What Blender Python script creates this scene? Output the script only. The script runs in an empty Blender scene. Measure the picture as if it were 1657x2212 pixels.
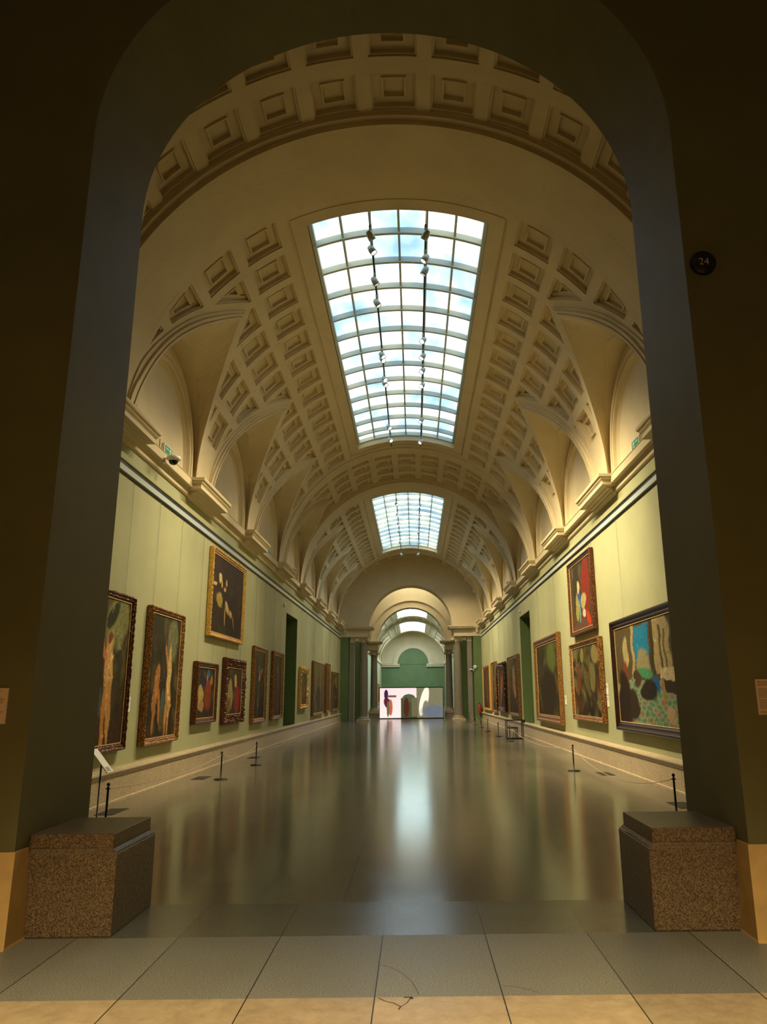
import bpy, bmesh, math, random
import numpy as np
from mathutils import Vector, Matrix
random.seed(7)
S = bpy.context.scene
C = S.collection
PI = math.pi
# ------------------------------------------------------------------ camera
pitch, yaw, roll = .2435, -.0022, -.0104
cp, sp_, cy_, sy_ = math.cos(pitch), math.sin(pitch), math.cos(yaw), math.sin(yaw)
rt = Vector((cy_, sy_, 0)); fw = Vector((-sy_*cp, cy_*cp, sp_)); up = Vector((sy_*sp_, -cy_*sp_, cp))
cr, sr = math.cos(roll), math.sin(roll)
ra = rt*cr + up*sr; ua = -rt*sr + up*cr
cam = bpy.data.cameras.new('camera'); co = bpy.data.objects.new('camera', cam); C.objects.link(co)
co.matrix_world = Matrix(((ra.x, ua.x, -fw.x, .2294), (ra.y, ua.y, -fw.y, 0), (ra.z, ua.z, -fw.z, 1.55), (0, 0, 0, 1)))
cam.sensor_fit = 'VERTICAL'; cam.sensor_height = 36; cam.lens = 1596.1*36/2212
cam.shift_x = -67.5/2212; cam.shift_y = -.98/2212; cam.clip_start = .05; cam.clip_end = 300
S.camera = co
# ------------------------------------------------------------------ world, light, exposure
S.view_settings.view_transform = 'Standard'; S.view_settings.look = 'None'
S.view_settings.exposure = 0.32; S.view_settings.gamma = 1; S.view_settings.use_curve_mapping = False
W = bpy.data.worlds.new('world'); S.world = W; W.use_nodes = True
W.node_tree.nodes['Background'].inputs[0].default_value = (1, .62, .26, 1)
W.node_tree.nodes['Background'].inputs[1].default_value = .03
GLASS = 1.4         # laylight brightness
SPOT_W = 540         # each track head
SPOT_COL = (1, .83, .52)
def area(name, loc, rot, sx, sy, power, col, spread=180):
    l = bpy.data.lights.new(name, 'AREA'); l.shape = 'RECTANGLE'; l.size = sx; l.size_y = sy
    l.energy = power; l.color = col; l.spread = math.radians(spread)
    o = bpy.data.objects.new(name, l); C.objects.link(o); o.location = loc; o.rotation_euler = rot
    return o
# low warm light of the room behind the photographer, then two added fills
area('foyer_lamp_light', (0, -2.6, 1.3), (math.radians(84), 0, 0), 9, .9, 29, (1, .60, .20), 110)
area('foyer_high_fill', (0, .6, 9.0), (math.radians(40), 0, 0), 8, 1.5, 6, (1, .70, .34))  # added overhead fill, out of view, lifts the tone of the front wall
area('foyer_downlight', (0, -1.2, 6.4), (math.radians(36), 0, 0), 6, .5, 60, (1, .80, .48), 30)  # added fill from above that brightens the near floor
# ------------------------------------------------------------------ materials
def mk(name):
    m = bpy.data.materials.new(name); m.use_nodes = True
    nt = m.node_tree; b = nt.nodes['Principled BSDF']
    return m, nt, b
def N(nt, t, **k):
    n = nt.nodes.new(t)
    for a, v in k.items(): setattr(n, a, v)
    return n
def coords(nt, scale=(1, 1, 1)):
    g = N(nt, 'ShaderNodeNewGeometry'); mp = N(nt, 'ShaderNodeMapping'); mp.inputs['Scale'].default_value = scale
    nt.links.new(g.outputs['Position'], mp.inputs['Vector']); return mp.outputs[0]
def noise(nt, vec, scale, detail=4, rough=.6):
    n = N(nt, 'ShaderNodeTexNoise'); n.inputs['Scale'].default_value = scale
    n.inputs['Detail'].default_value = detail; n.inputs['Roughness'].default_value = rough
    nt.links.new(vec, n.inputs['Vector']); return n.outputs['Fac']
def ramp(nt, fac, stops):
    r = N(nt, 'ShaderNodeValToRGB'); e = r.color_ramp.elements
    while len(e) < len(stops): e.new(.5)
    for i, (p, c) in enumerate(stops): e[i].position = p; e[i].color = (*c, 1)
    nt.links.new(fac, r.inputs[0]); return r.outputs[0]
def math_(nt, op, a, b=None, c=None):
    n = N(nt, 'ShaderNodeMath', operation=op)
    for i, v in enumerate((a, b, c)):
        if v is None: continue
        if isinstance(v, (int, float)): n.inputs[i].default_value = v
        else: nt.links.new(v, n.inputs[i])
    return n.outputs[0]
def mixc(nt, fac, a, b):
    n = N(nt, 'ShaderNodeMix', data_type='RGBA')
    if isinstance(fac, (int, float)): n.inputs[0].default_value = fac
    else: nt.links.new(fac, n.inputs[0])
    for i, v in ((6, a), (7, b)):
        if isinstance(v, tuple): n.inputs[i].default_value = (*v, 1)
        else: nt.links.new(v, n.inputs[i])
    return n.outputs[2]
def bump(nt, b, h, s=.3, d=.01):
    n = N(nt, 'ShaderNodeBump'); n.inputs['Strength'].default_value = s; n.inputs['Distance'].default_value = d
    nt.links.new(h, n.inputs['Height']); nt.links.new(n.outputs[0], b.inputs['Normal'])
def paint_mat(name, c, var=.08, rough=.7, sc=1.2, bs=.05):
    m, nt, b = mk(name); v = coords(nt)
    f = noise(nt, v, sc); lo = tuple(x*(1-var) for x in c); hi = tuple(min(1, x*(1+var)) for x in c)
    nt.links.new(ramp(nt, f, [(.3, lo), (.7, hi)]), b.inputs['Base Color'])
    b.inputs['Roughness'].default_value = rough
    if bs: bump(nt, b, noise(nt, v, 60), bs, .003)
    return m
def stone_mat(name, a, c, scale=140, rough=.5, var=.25, big=3):
    m, nt, b = mk(name); v = coords(nt)
    f = noise(nt, v, scale, 3, .7); g = noise(nt, v, big, 4)
    base = ramp(nt, f, [(.36, a), (.52, tuple((x+y)/2 for x, y in zip(a, c))), (.66, c)])
    k = math_(nt, 'MULTIPLY_ADD', g, var*2, 1-var)
    mx = N(nt, 'ShaderNodeVectorMath', operation='SCALE'); nt.links.new(base, mx.inputs[0]); nt.links.new(k, mx.inputs['Scale'])
    nt.links.new(mx.outputs[0], b.inputs['Base Color']); b.inputs['Roughness'].default_value = rough
    bump(nt, b, f, .15, .004)
    return m
def plain(name, c, rough=.5, metal=0, emit=None, es=1):
    m, nt, b = mk(name); b.inputs['Base Color'].default_value = (*c, 1)
    b.inputs['Roughness'].default_value = rough; b.inputs['Metallic'].default_value = metal
    if emit: b.inputs['Emission Color'].default_value = (*emit, 1); b.inputs['Emission Strength'].default_value = es
    return m
M = {}
M['cream'] = paint_mat('cream_plaster', (.62, .51, .30), .06, .75)
M['green'] = paint_mat('sage_wall_fabric', (.375, .37, .19), .12, .8, .5)
M['dark_green'] = paint_mat('deep_green_paint', (.11, .165, .05), .12, .6, 1.0)
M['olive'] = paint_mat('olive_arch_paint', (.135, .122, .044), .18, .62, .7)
M['granite'] = stone_mat('speckled_granite', (.035, .020, .010), (.33, .225, .115), 105, .38, .15)
M['granite_polished'] = stone_mat('polished_granite', (.10, .07, .04), (.34, .25, .15), 105, .16, .1)
M['dado'] = stone_mat('beige_granite', (.30, .22, .12), (.72, .57, .36), 55, .35, .2)
M['column'] = stone_mat('grey_granite', (.13, .11, .075), (.36, .31, .22), 60, .4, .15)
M['skirt'] = paint_mat('cream_stone', (.62, .40, .14), .12, .45, 6, .1)
M['black'] = plain('black_metal', (.012, .011, .012), .38, .3)
M['white'] = plain('white_plastic', (.75, .74, .66), .4)
M['rail'] = plain('pale_metal_rail', (.62, .68, .62), .3, .25)
M['bar'] = plain('window_bar_paint', (.55, .57, .44), .5)
M['rope'] = plain('beige_cord', (.48, .36, .22), .8)
M['wire'] = plain('steel_wire', (.20, .20, .13), .5, .3)
M['label'] = plain('label_card', (.72, .52, .34), .6)
M['white_card'] = plain('white_card', (.85, .82, .72), .5)
M['ink'] = plain('ink', (.10, .06, .04), .6)
M['gold_ink'] = plain('gold_ink', (.75, .55, .22), .5)
M['sign_green'] = plain('exit_green', (.01, .28, .13), .35)
M['sign_white'] = plain('exit_white', (.8, .9, .85), .35)
M['red'] = plain('red_enamel', (.45, .02, .03), .4)
M['lamp_grey'] = plain('pale_grey_lamp_housing', (.42, .47, .40), .35, .2)
M['lamp_face'] = plain('lamp_lens', (.9, .9, .85), .3, 0, (1, .97, .9), 1.6)
M['grille'] = plain('dark_floor_grille', (.055, .04, .022), .6)
M['dark_glass'] = plain('dark_dome', (.01, .01, .012), .08)
def frame_mat(name, a, g, amount, rough=.38):
    m, nt, b = mk(name); v = coords(nt); f = noise(nt, v, 38, 3, .7)
    col = ramp(nt, f, [(amount-.05, a), (amount+.08, g)])
    nt.links.new(col, b.inputs['Base Color']); b.inputs['Roughness'].default_value = rough
    b.inputs['Metallic'].default_value = .45; bump(nt, b, f, .4, .01); return m
M['frame_brown'] = frame_mat('brown_gilt_frame', (.085, .024, .010), (.42, .20, .06), .60)
M['frame_gold'] = frame_mat('gold_leaf_frame', (.20, .085, .02), (.80, .48, .12), .42)
M['frame_dark'] = frame_mat('dark_wood_frame', (.030, .012, .008), (.10, .045, .025), .6)
M['frame_mid'] = frame_mat('walnut_gilt_frame', (.15, .05, .014), (.50, .26, .07), .52)
M['gilt'] = frame_mat('gilt_edge', (.42, .22, .05), (.9, .62, .26), .35)
m, nt, b = mk('oil_paint'); at = N(nt, 'ShaderNodeAttribute', attribute_name='paint')
v = coords(nt); f = noise(nt, v, 16, 5, .65)
k = math_(nt, 'MULTIPLY_ADD', f, .9, .55)
mx = N(nt, 'ShaderNodeVectorMath', operation='SCALE'); nt.links.new(at.outputs['Color'], mx.inputs[0]); nt.links.new(k, mx.inputs['Scale'])
nt.links.new(mx.outputs[0], b.inputs['Base Color']); b.inputs['Roughness'].default_value = .6; b.inputs['Specular IOR Level'].default_value = .22
bump(nt, b, f, .2, .004); M['oil'] = m
m, nt, b = mk('glow_panel_face'); at = N(nt, 'ShaderNodeAttribute', attribute_name='paint')
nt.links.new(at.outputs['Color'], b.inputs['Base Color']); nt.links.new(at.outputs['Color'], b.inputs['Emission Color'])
b.inputs['Emission Strength'].default_value = .95; M['glow_panel'] = m  # made-up panel face glows by itself in place of light falling on it
# laylight glass: daylight sky seen through frosted panes
def glass_mat(name, st):
    m, nt, b = mk(name); v = coords(nt, (.9, .55, .9)); f = noise(nt, v, 1.1, 4, .55)
    col = ramp(nt, f, [(.34, (.22, .42, .80)), (.47, (.45, .66, .92)), (.60, (.85, .95, 1.0))])
    b.inputs['Base Color'].default_value = (.5, .55, .6, 1); b.inputs['Roughness'].default_value = .4
    nt.links.new(col, b.inputs['Emission Color']); b.inputs['Emission Strength'].default_value = st; return m
M['glass'] = glass_mat('laylight_glass', GLASS); M['glass2'] = glass_mat('laylight_glass_bright', 2.9)
M['glass3'] = glass_mat('laylight_glass_open_sky', 15); M['roof_fill'] = plain('roof_fill_glow', (.6, .6, .6), .4, 0, (1, .93, .74), 5.5)  # the last one is the glow of two added, unseen roof panels
# floors ---------------------------------------------------------------
def line_mask(nt, x, pos, half):   # 1 on a joint at x = pos
    return math_(nt, 'LESS_THAN', math_(nt, 'ABSOLUTE', math_(nt, 'SUBTRACT', x, pos)), half)
def periodic(nt, x, period, off, half):
    p = math_(nt, 'PINGPONG', math_(nt, 'SUBTRACT', x, off), period/2)
    return math_(nt, 'LESS_THAN', p, half)
def floor_mat(name, a, c, scale, rough, px, ox, py=None, oy=0, spec=.5, rvar=.1, stagger=None, jc=(.02, .017, .012)):
    m, nt, b = mk(name); v = coords(nt); s = N(nt, 'ShaderNodeSeparateXYZ'); nt.links.new(v, s.inputs[0])
    x, y = s.outputs[0], s.outputs[1]
    f = noise(nt, v, scale, 4, .7); g = noise(nt, v, 2.2, 3)
    base = ramp(nt, f, [(.35, a), (.65, c)])
    # slab to slab tone
    cx = math_(nt, 'FLOOR', math_(nt, 'DIVIDE', math_(nt, 'SUBTRACT', x, ox), px))
    cyy = math_(nt, 'FLOOR', math_(nt, 'DIVIDE', math_(nt, 'SUBTRACT', y, oy), py or 100))
    wn = N(nt, 'ShaderNodeTexWhiteNoise', noise_dimensions='2D'); cb = N(nt, 'ShaderNodeCombineXYZ')
    nt.links.new(cx, cb.inputs[0]); nt.links.new(cyy, cb.inputs[1]); nt.links.new(cb.outputs[0], wn.inputs['Vector'])
    k = math_(nt, 'ADD', math_(nt, 'MULTIPLY_ADD', wn.outputs['Value'], .22, .78), math_(nt, 'MULTIPLY_ADD', g, .3, -.15))
    mx = N(nt, 'ShaderNodeVectorMath', operation='SCALE'); nt.links.new(base, mx.inputs[0]); nt.links.new(k, mx.inputs['Scale'])
    j = periodic(nt, x, px, ox, .0035)
    if py: j = math_(nt, 'MAXIMUM', j, periodic(nt, y, py, oy, .005))
    col = mixc(nt, j, mx.outputs[0], jc)
    nt.links.new(col, b.inputs['Base Color'])
    r = math_(nt, 'MULTIPLY_ADD', g, rvar*2, rough-rvar); nt.links.new(r, b.inputs['Roughness'])
    b.inputs['Specular IOR Level'].default_value = spec
    bump(nt, b, math_(nt, 'SUBTRACT', math_(nt, 'MULTIPLY', f, .25), j), .06, .003)
    return m
M['tan'] = floor_mat('tan_limestone', (.40, .29, .15), (.56, .42, .24), 9, .38, .68, 0)
M['grey_threshold'] = floor_mat('grey_granite_threshold', (.10, .10, .075), (.36, .34, .26), 110, .42, .68, 0)
M['dark_row'] = floor_mat('polished_border_slabs', (.075, .078, .055), (.18, .18, .13), 120, .24, .68, 0, spec=.6, rvar=.05)
M['polished'] = floor_mat('polished_grey_floor', (.10, .088, .055), (.21, .185, .125), 90, .155, .68, .34, 1.96, 6.27+.66, spec=.85, rvar=.03)
# ------------------------------------------------------------------ mesh helpers
def new_obj(name, verts, faces, mat, parent=None, smooth=None, mats=None, midx=None):
    me = bpy.data.meshes.new(name); me.from_pydata([tuple(v) for v in verts], [], faces); me.update()
    for mm in (mats or [mat]): me.materials.append(mm)
    if midx is not None: me.polygons.foreach_set('material_index', midx)
    if smooth is True: me.polygons.foreach_set('use_smooth', [True]*len(me.polygons))
    elif smooth is not None and smooth is not False: me.polygons.foreach_set('use_smooth', smooth)
    o = bpy.data.objects.new(name, me); C.objects.link(o)
    if parent: o.parent = parent
    return o
class MB:
    def __init__(s): s.v = []; s.f = []; s.sm = []
    def quad(s, *p, sm=False):
        n = len(s.v); s.v += [tuple(q) for q in p]; s.f.append(tuple(range(n, n+len(p)))); s.sm.append(sm)
    def box(s, x0, x1, y0, y1, z0, z1):
        n = len(s.v)
        s.v += [(x, y, z) for z in (z0, z1) for y in (y0, y1) for x in (x0, x1)]
        for f in ((0, 2, 3, 1), (4, 5, 7, 6), (0, 1, 5, 4), (2, 6, 7, 3), (0, 4, 6, 2), (1, 3, 7, 5)):
            s.f.append(tuple(n+i for i in f)); s.sm.append(False)
    def prism_y(s, prof, y0, y1, sx=1, cap=True):      # prof: (x, z) list, closed
        n = len(s.v); k = len(prof)
        s.v += [(sx*x, y0, z) for x, z in prof] + [(sx*x, y1, z) for x, z in prof]
        for i in range(k):
            j = (i+1) % k; s.f.append((n+i, n+j, n+k+j, n+k+i)); s.sm.append(False)
        if cap: s.f.append(tuple(range(n+k-1, n-1, -1))); s.f.append(tuple(range(n+k, n+2*k))); s.sm += [False, False]
    def prism_x(s, prof, x0, x1):                       # prof: (y, z)
        n = len(s.v); k = len(prof)
        s.v += [(x0, y, z) for y, z in prof] + [(x1, y, z) for y, z in prof]
        for i in range(k):
            j = (i+1) % k; s.f.append((n+i, n+j, n+k+j, n+k+i)); s.sm.append(False)
        s.f.append(tuple(range(n+k-1, n-1, -1))); s.f.append(tuple(range(n+k, n+2*k))); s.sm += [False, False]
    def lathe(s, prof, cx=0, cy=0, n=24, axis='z', org=(0, 0, 0)):
        b0 = len(s.v)
        for r, z in prof:
            for i in range(n):
                a = 2*PI*i/n
                p = (cx+r*math.cos(a), cy+r*math.sin(a), z) if axis == 'z' else ((cx+r*math.cos(a), z, cy+r*math.sin(a)) if axis == 'y' else (z, cx+r*math.cos(a), cy+r*math.sin(a)))
                s.v.append((p[0]+org[0], p[1]+org[1], p[2]+org[2]))
        for k in range(len(prof)-1):
            for i in range(n):
                j = (i+1) % n; s.f.append((b0+k*n+i, b0+k*n+j, b0+(k+1)*n+j, b0+(k+1)*n+i)); s.sm.append(True)
        for k in (0, len(prof)-1):
            if prof[k][0] > 1e-4: s.f.append(tuple(b0+k*n+i for i in range(n))); s.sm.append(False)
    def tube(s, pts, r, n=8):
        pts = [Vector(p) for p in pts]; b0 = len(s.v)
        for i, p in enumerate(pts):
            t = (pts[min(i+1, len(pts)-1)]-pts[max(i-1, 0)]).normalized()
            a = t.cross(Vector((0, 0, 1)) if abs(t.z) < .95 else Vector((1, 0, 0))).normalized(); c = t.cross(a)
            for k in range(n): s.v.append(tuple(p+(a*math.cos(2*PI*k/n)+c*math.sin(2*PI*k/n))*r))
        for i in range(len(pts)-1):
            for k in range(n):
                j = (k+1) % n; s.f.append((b0+i*n+k, b0+i*n+j, b0+(i+1)*n+j, b0+(i+1)*n+k)); s.sm.append(True)
        s.f.append(tuple(b0+k for k in range(n))); s.f.append(tuple(b0+(len(pts)-1)*n+k for k in range(n))); s.sm += [False]*2
    def sphere(s, c, r, n=16, sx=1, sy=1, sz=1):
        prof = [(max(1e-5, r*math.sin(PI*i/n)), -r*math.cos(PI*i/n)) for i in range(n+1)]
        b0 = len(s.v); s.lathe(prof, n=n)
        for i in range(b0, len(s.v)):
            x, y, z = s.v[i]; s.v[i] = (c[0]+x*sx, c[1]+y*sy, c[2]+z*sz)
    def build(s, name, mat, parent=None): return new_obj(name, s.v, s.f, mat, parent, s.sm)
def struct(o): o['kind'] = 'structure'; return o
def tag(o, label, cat, group=None):
    o['label'] = label; o['category'] = cat
    if group: o['group'] = group
    return o
def empty(name, loc, rz=0):
    o = bpy.data.objects.new(name, None); C.objects.link(o); o.location = loc; o.rotation_euler = (0, 0, rz)
    o.empty_display_size = .1; return o
def copy_tree(o, parent=None):
    c = o.copy(); C.objects.link(c)
    if parent: c.parent = parent
    for ch in [x for x in bpy.data.objects if x.parent == o]: copy_tree(ch, c)
    return c
# ------------------------------------------------------------------ vault
HW = 4.47; ZS = 5.75; R = 4.47
BAY = 4.93; APEX = [13.27+BAY*k for k in range(-1, 7)]
OUT = [(0, 2.02), (11, 1.98), (16.8, 1.9), (21.9, 1.72), (27.7, 1.46), (33, 1.18), (37.6, .84), (41, .54), (44, .27), (46.8, 0)]
INN = [(0, 1.85), (5, 1.8), (10, 1.71), (16, 1.60), (21, 1.46), (25, 1.31), (29, 1.10), (33, .86), (36, .64), (40, .34), (44, 0)]
def gfun(tab, d):
    if d >= tab[0][1]: return 0.
    for (t0, w0), (t1, w1) in zip(tab, tab[1:]):
        if w1 <= d <= w0: return t0+(t1-t0)*(w0-d)/(w0-w1+1e-9)
    return tab[-1][0]
def wfun(tab, th): return float(np.interp(th, [a for a, _ in tab], [b for _, b in tab]))
HI = [(6.45, 9.72), (25.95, 29.68), (45.45, 47.63)]           # raised coffered bands
GROOVE = [(10.895, 10.93), (30.525, 30.56), (25.25, 25.28), (44.87, 44.9)]
BANDS = [(9.72, 10.93), (24.98+.3, 25.95), (29.68, 30.56), (44.9, 45.45)]
ROWS_HI = [9.24-.985*k for k in range(3)] + [26.42, 27.37, 28.30, 29.24] + [45.98, 46.94]
COLS_HI = [(90-11.17*k-4.25, 90-11.17*k+4.25) for k in range(0, 8)]
COLS = [(51.8, 61.1), (40.0, 49.2), (28.2, 37.4), (16.6, 25.6)]
SKY = [(11.9, 24.62), (31.53, 44.25)]
ROWS = [11.79+.986*k for k in range(14)] + [31.51+.986*k for k in range(14)]
NEST = [(0, .03), (.03, .10), (.155, .07), (.185, .135)]
def profile(y, ym):
    base = 0.
    hi = any(a < ym < b for a, b in HI)
    if hi:
        base = .12
        if any(a < ym < a+.10 or b-.10 < ym < b for a, b in HI[:2]) or HI[2][0] < ym < HI[2][0]+.1: base = .05
    elif any(a < ym < b for a, b in GROOVE): base = .05
    elif any(a < ym < b for a, b in BANDS): base = -.035
    bp, lv = [], []
    yc = min(APEX, key=lambda a: abs(a-ym)); dm = abs(ym-yc); d = abs(y-yc); go = 0
    if dm < OUT[0][1]:
        go = gfun(OUT, d); gi = gfun(INN, d) if dm < INN[0][1] else 0.
        gi = min(gi, go)
        q = go-gi; bp = [gi, gi+.30*q, gi+.38*q, gi+.70*q, go]; lv = [-.08, -.045, -.065, -.025]
    else: bp = [0.]
    marg = 2.8 if dm < OUT[0][1] else -9
    rows = ROWS_HI if hi else ROWS; cols = COLS_HI if hi else COLS; half = .35 if hi else .378
    row = None
    for r in rows:
        if abs(ym-r) < half and (hi or any(a-.6 < ym < b+.5 for a, b in SKY)): row = r
    if row is not None:
        for t0, t1 in sorted(cols):
            if t0 < (12 if not hi else 8): continue
            layers = [(i, dep) for i, dep in NEST if abs(ym-row) < half-i]
            A, B = [], []; a = -1e9; b_ = 1e9
            for i, dep in layers:
                g = math.degrees(i/R); lo = max(t0+g, go+marg+g, bp[-1]); h = t1-g
                if not A: h = max(t1, bp[-1]); lo = min(lo, h)
                else: lo = min(max(lo, A[-1]), B[-1]); h = min(max(h, lo), B[-1])
                A.append(lo); B.append(h)
            lv.append(base)
            for k in range(len(A)): bp.append(A[k]); lv.append(base+layers[k][1])
            for k in range(len(A)-1, 0, -1): bp.append(B[k]); lv.append(base+layers[k-1][1])
            bp.append(B[0])
        # remainder handled below
    if not hi:
        for a, b in SKY:
            if a-.40 < ym < b+.42:
                lv.append(base); bp.append(63.7)
                lv.append(.045); bp.append(64.6)
                if a-.30 < ym < b+.32:
                    lv.append(.03)
                    if a < ym < b: bp.append(68.3); lv.append(None); bp.append(90.); 
                    else: bp.append(90.)
                else: lv.append(.045); bp.append(90.)
    if bp[-1] < 90: lv.append(base); bp.append(90.)
    bp = [min(90., q) for q in bp]
    return bp, lv
HOLE = .40
def make_vault(name, y0, y1):
    ys = {y0, y1}
    for a, b in HI: ys |= {a, b, a+.1, b-.1}
    for a, b in BANDS+GROOVE: ys |= {a, b}
    for a, b in SKY: ys |= {a, b, a-.4, b+.42, a-.3, b+.32}
    for r in ROWS_HI:
        for i, _ in NEST: ys |= {r-.35+i, r+.35-i}
    for r in ROWS:
        for i, _ in NEST: ys |= {r-.378+i, r+.378-i}
    for a in APEX:
        for tab in (OUT, INN):
            for t in np.linspace(0, tab[-1][0], 24): w = wfun(tab, t); ys |= {a-w, a+w}
    ys = sorted(y for y in ys if y0-1e-6 <= y <= y1+1e-6)
    yy = [ys[0]]
    for y in ys[1:]:
        if y-yy[-1] > .012: yy.append(y)
    yy[-1] = y1
    V, F, SM, cache = [], [], [], {}
    def P(y, th, lev, side):
        r = R+lev; t = math.radians(th); x = r*math.cos(t)
        return (-x*side, y, ZS+r*math.sin(t))
    def vert(y, th, lev, side, key=True):
        k = (round(y, 3), round(th, 2), lev, side if th < 89.99 else 0)
        if key and k in cache: return cache[k]
        V.append(P(y, th, lev, side)); 
        if key: cache[k] = len(V)-1
        return len(V)-1
    L = lambda l: HOLE if l is None else l
    for i in range(len(yy)-1):
        a, b = yy[i], yy[i+1]; ym = (a+b)/2
        pa, lv = profile(a, ym); pb, _ = profile(b, ym)
        for side in (1, -1):
            for k in range(len(lv)):
                la, lb = pa[k+1]-pa[k], pb[k+1]-pb[k]
                if lv[k] is not None and max(la, lb) > 1e-3:
                    n = max(1, math.ceil(max(la, lb)/3.0))
                    for q in range(n):
                        c = [vert(a, pa[k]+la*q/n, lv[k], side), vert(a, pa[k]+la*(q+1)/n, lv[k], side), vert(b, pb[k]+lb*(q+1)/n, lv[k], side), vert(b, pb[k]+lb*q/n, lv[k], side)]
                        cc = []
                        for z in c:
                            if z not in cc: cc.append(z)
                        if len(cc) > 2: F.append(tuple(cc if side == 1 else cc[::-1])); SM.append(True)
                if k > 0 and L(lv[k]) != L(lv[k-1]) and min(pa[k], pb[k]) < 89.99:
                    V.extend([P(a, pa[k], L(lv[k-1]), side), P(b, pb[k], L(lv[k-1]), side), P(b, pb[k], L(lv[k]), side), P(a, pa[k], L(lv[k]), side)])
                    n = len(V); F.append((n-4, n-3, n-2, n-1)); SM.append(False)
            if i > 0:
                pp, pl = profile(a, (yy[i-1]+a)/2)
                cuts = sorted(set([round(t, 4) for t in pp+pa]))
                for t0, t1 in zip(cuts, cuts[1:]):
                    if t1-t0 < .01: continue
                    tm = (t0+t1)/2
                    def lev(p, l):
                        for q in range(len(l)):
                            if p[q] <= tm <= p[q+1] and p[q+1]-p[q] > 1e-6: return L(l[q])
                        return None
                    l0, l1 = lev(pp, pl), lev(pa, lv)
                    if l0 is None or l1 is None or l0 == l1: continue
                    n = max(1, math.ceil((t1-t0)/3))
                    for q in range(n):
                        u0, u1 = t0+(t1-t0)*q/n, t0+(t1-t0)*(q+1)/n
                        V.extend([P(a, u0, l0, side), P(a, u1, l0, side), P(a, u1, l1, side), P(a, u0, l1, side)])
                        m_ = len(V); F.append((m_-4, m_-3, m_-2, m_-1)); SM.append(False)
    # lunette cells and their wall faces
    def wallpt(r, s):       # path of an arched opening of half width r
        if s < .12: return r, ZS+.2+s/.12*.35
        ph = (s-.12)/.88*PI/2; return r*math.cos(ph), 6.30+r*math.sin(ph)
    ringp = [(1.90, 0), (1.68, 0), (1.67, -.045), (1.61, -.045), (1.60, -.01), (1.555, -.01), (1.545, -.03), (1.50, -.03), (1.485, .04), (1.44, .09), (.02, .09)]
    for yc in APEX:
        if yc+1.9 > y1 or yc-1.95 < y0-.2: continue
        for side in (1, -1):
            for h in (1, -1):
                rows = []
                for q in range(21):
                    s = q/20; dy, z = wallpt(1.9, s); th = 44*s; dg = wfun(INN, th); rr = R-.08
                    t = math.radians(th); gx, gz = rr*math.cos(t), ZS+rr*math.sin(t)
                    w = (HW, yc+h*dy, z); g = (gx, yc+h*dg, gz)
                    f = .30*s; sx = HW-(HW-gx)*.33
                    so = (sx, yc+h*dy, z); so2 = (sx, yc+h*(dy+(dg-dy)*.05), z+.03*s)
                    mid = tuple(so2[c]+(g[c]-so2[c])*.5 for c in range(3))
                    rows.append([w, so, so2, mid, g])
                for q in range(20):
                    for c in range(4):
                        n = len(V); pts = [rows[q][c], rows[q+1][c], rows[q+1][c+1], rows[q][c+1]]
                        V.extend([(-p[0]*side, p[1], p[2]) for p in pts]); F.append((n, n+1, n+2, n+3)); SM.append(False)
                for c in range(len(ringp)-1):
                    for q in range(20):
                        pts = []
                        for rr_, o_, s in ((ringp[c][0], ringp[c][1], q/20), (ringp[c][0], ringp[c][1], (q+1)/20), (ringp[c+1][0], ringp[c+1][1], (q+1)/20), (ringp[c+1][0], ringp[c+1][1], q/20)):
                            dy, z = wallpt(rr_, s); pts.append((-(HW+o_)*side, yc+h*dy, z))
                        n = len(V); V.extend(pts); F.append((n, n+1, n+2, n+3)); SM.append(False)
    return struct(new_obj(name, V, F, M['cream'], None, SM))
vault = make_vault('ceiling', 6.45, 47.63)
far = vault.copy(); C.objects.link(far); far.location = (0, 59.3, 0); far['kind'] = 'structure'
# plain wall strip behind the cornice, closes the foot of the vault
for s_ in (1, -1):
    pass
def barrel(name, y0, y1, r=R):
    mb = MB(); n = 40
    for i in range(n):
        a, b = PI*i/n, PI*(i+1)/n
        mb.quad((r*math.cos(a), y0, ZS+r*math.sin(a)), (r*math.cos(b), y0, ZS+r*math.sin(b)), (r*math.cos(b), y1, ZS+r*math.sin(b)), (r*math.cos(a), y1, ZS+r*math.sin(a)), sm=True)
    return struct(mb.build(name, M['cream']))
barrel('ceiling', 54.2, 65.75)
mb = MB(); mb.box(-6, 6, 49.2, 53.2, 10.4, 10.7); struct(mb.build('ceiling', M['cream']))
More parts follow.
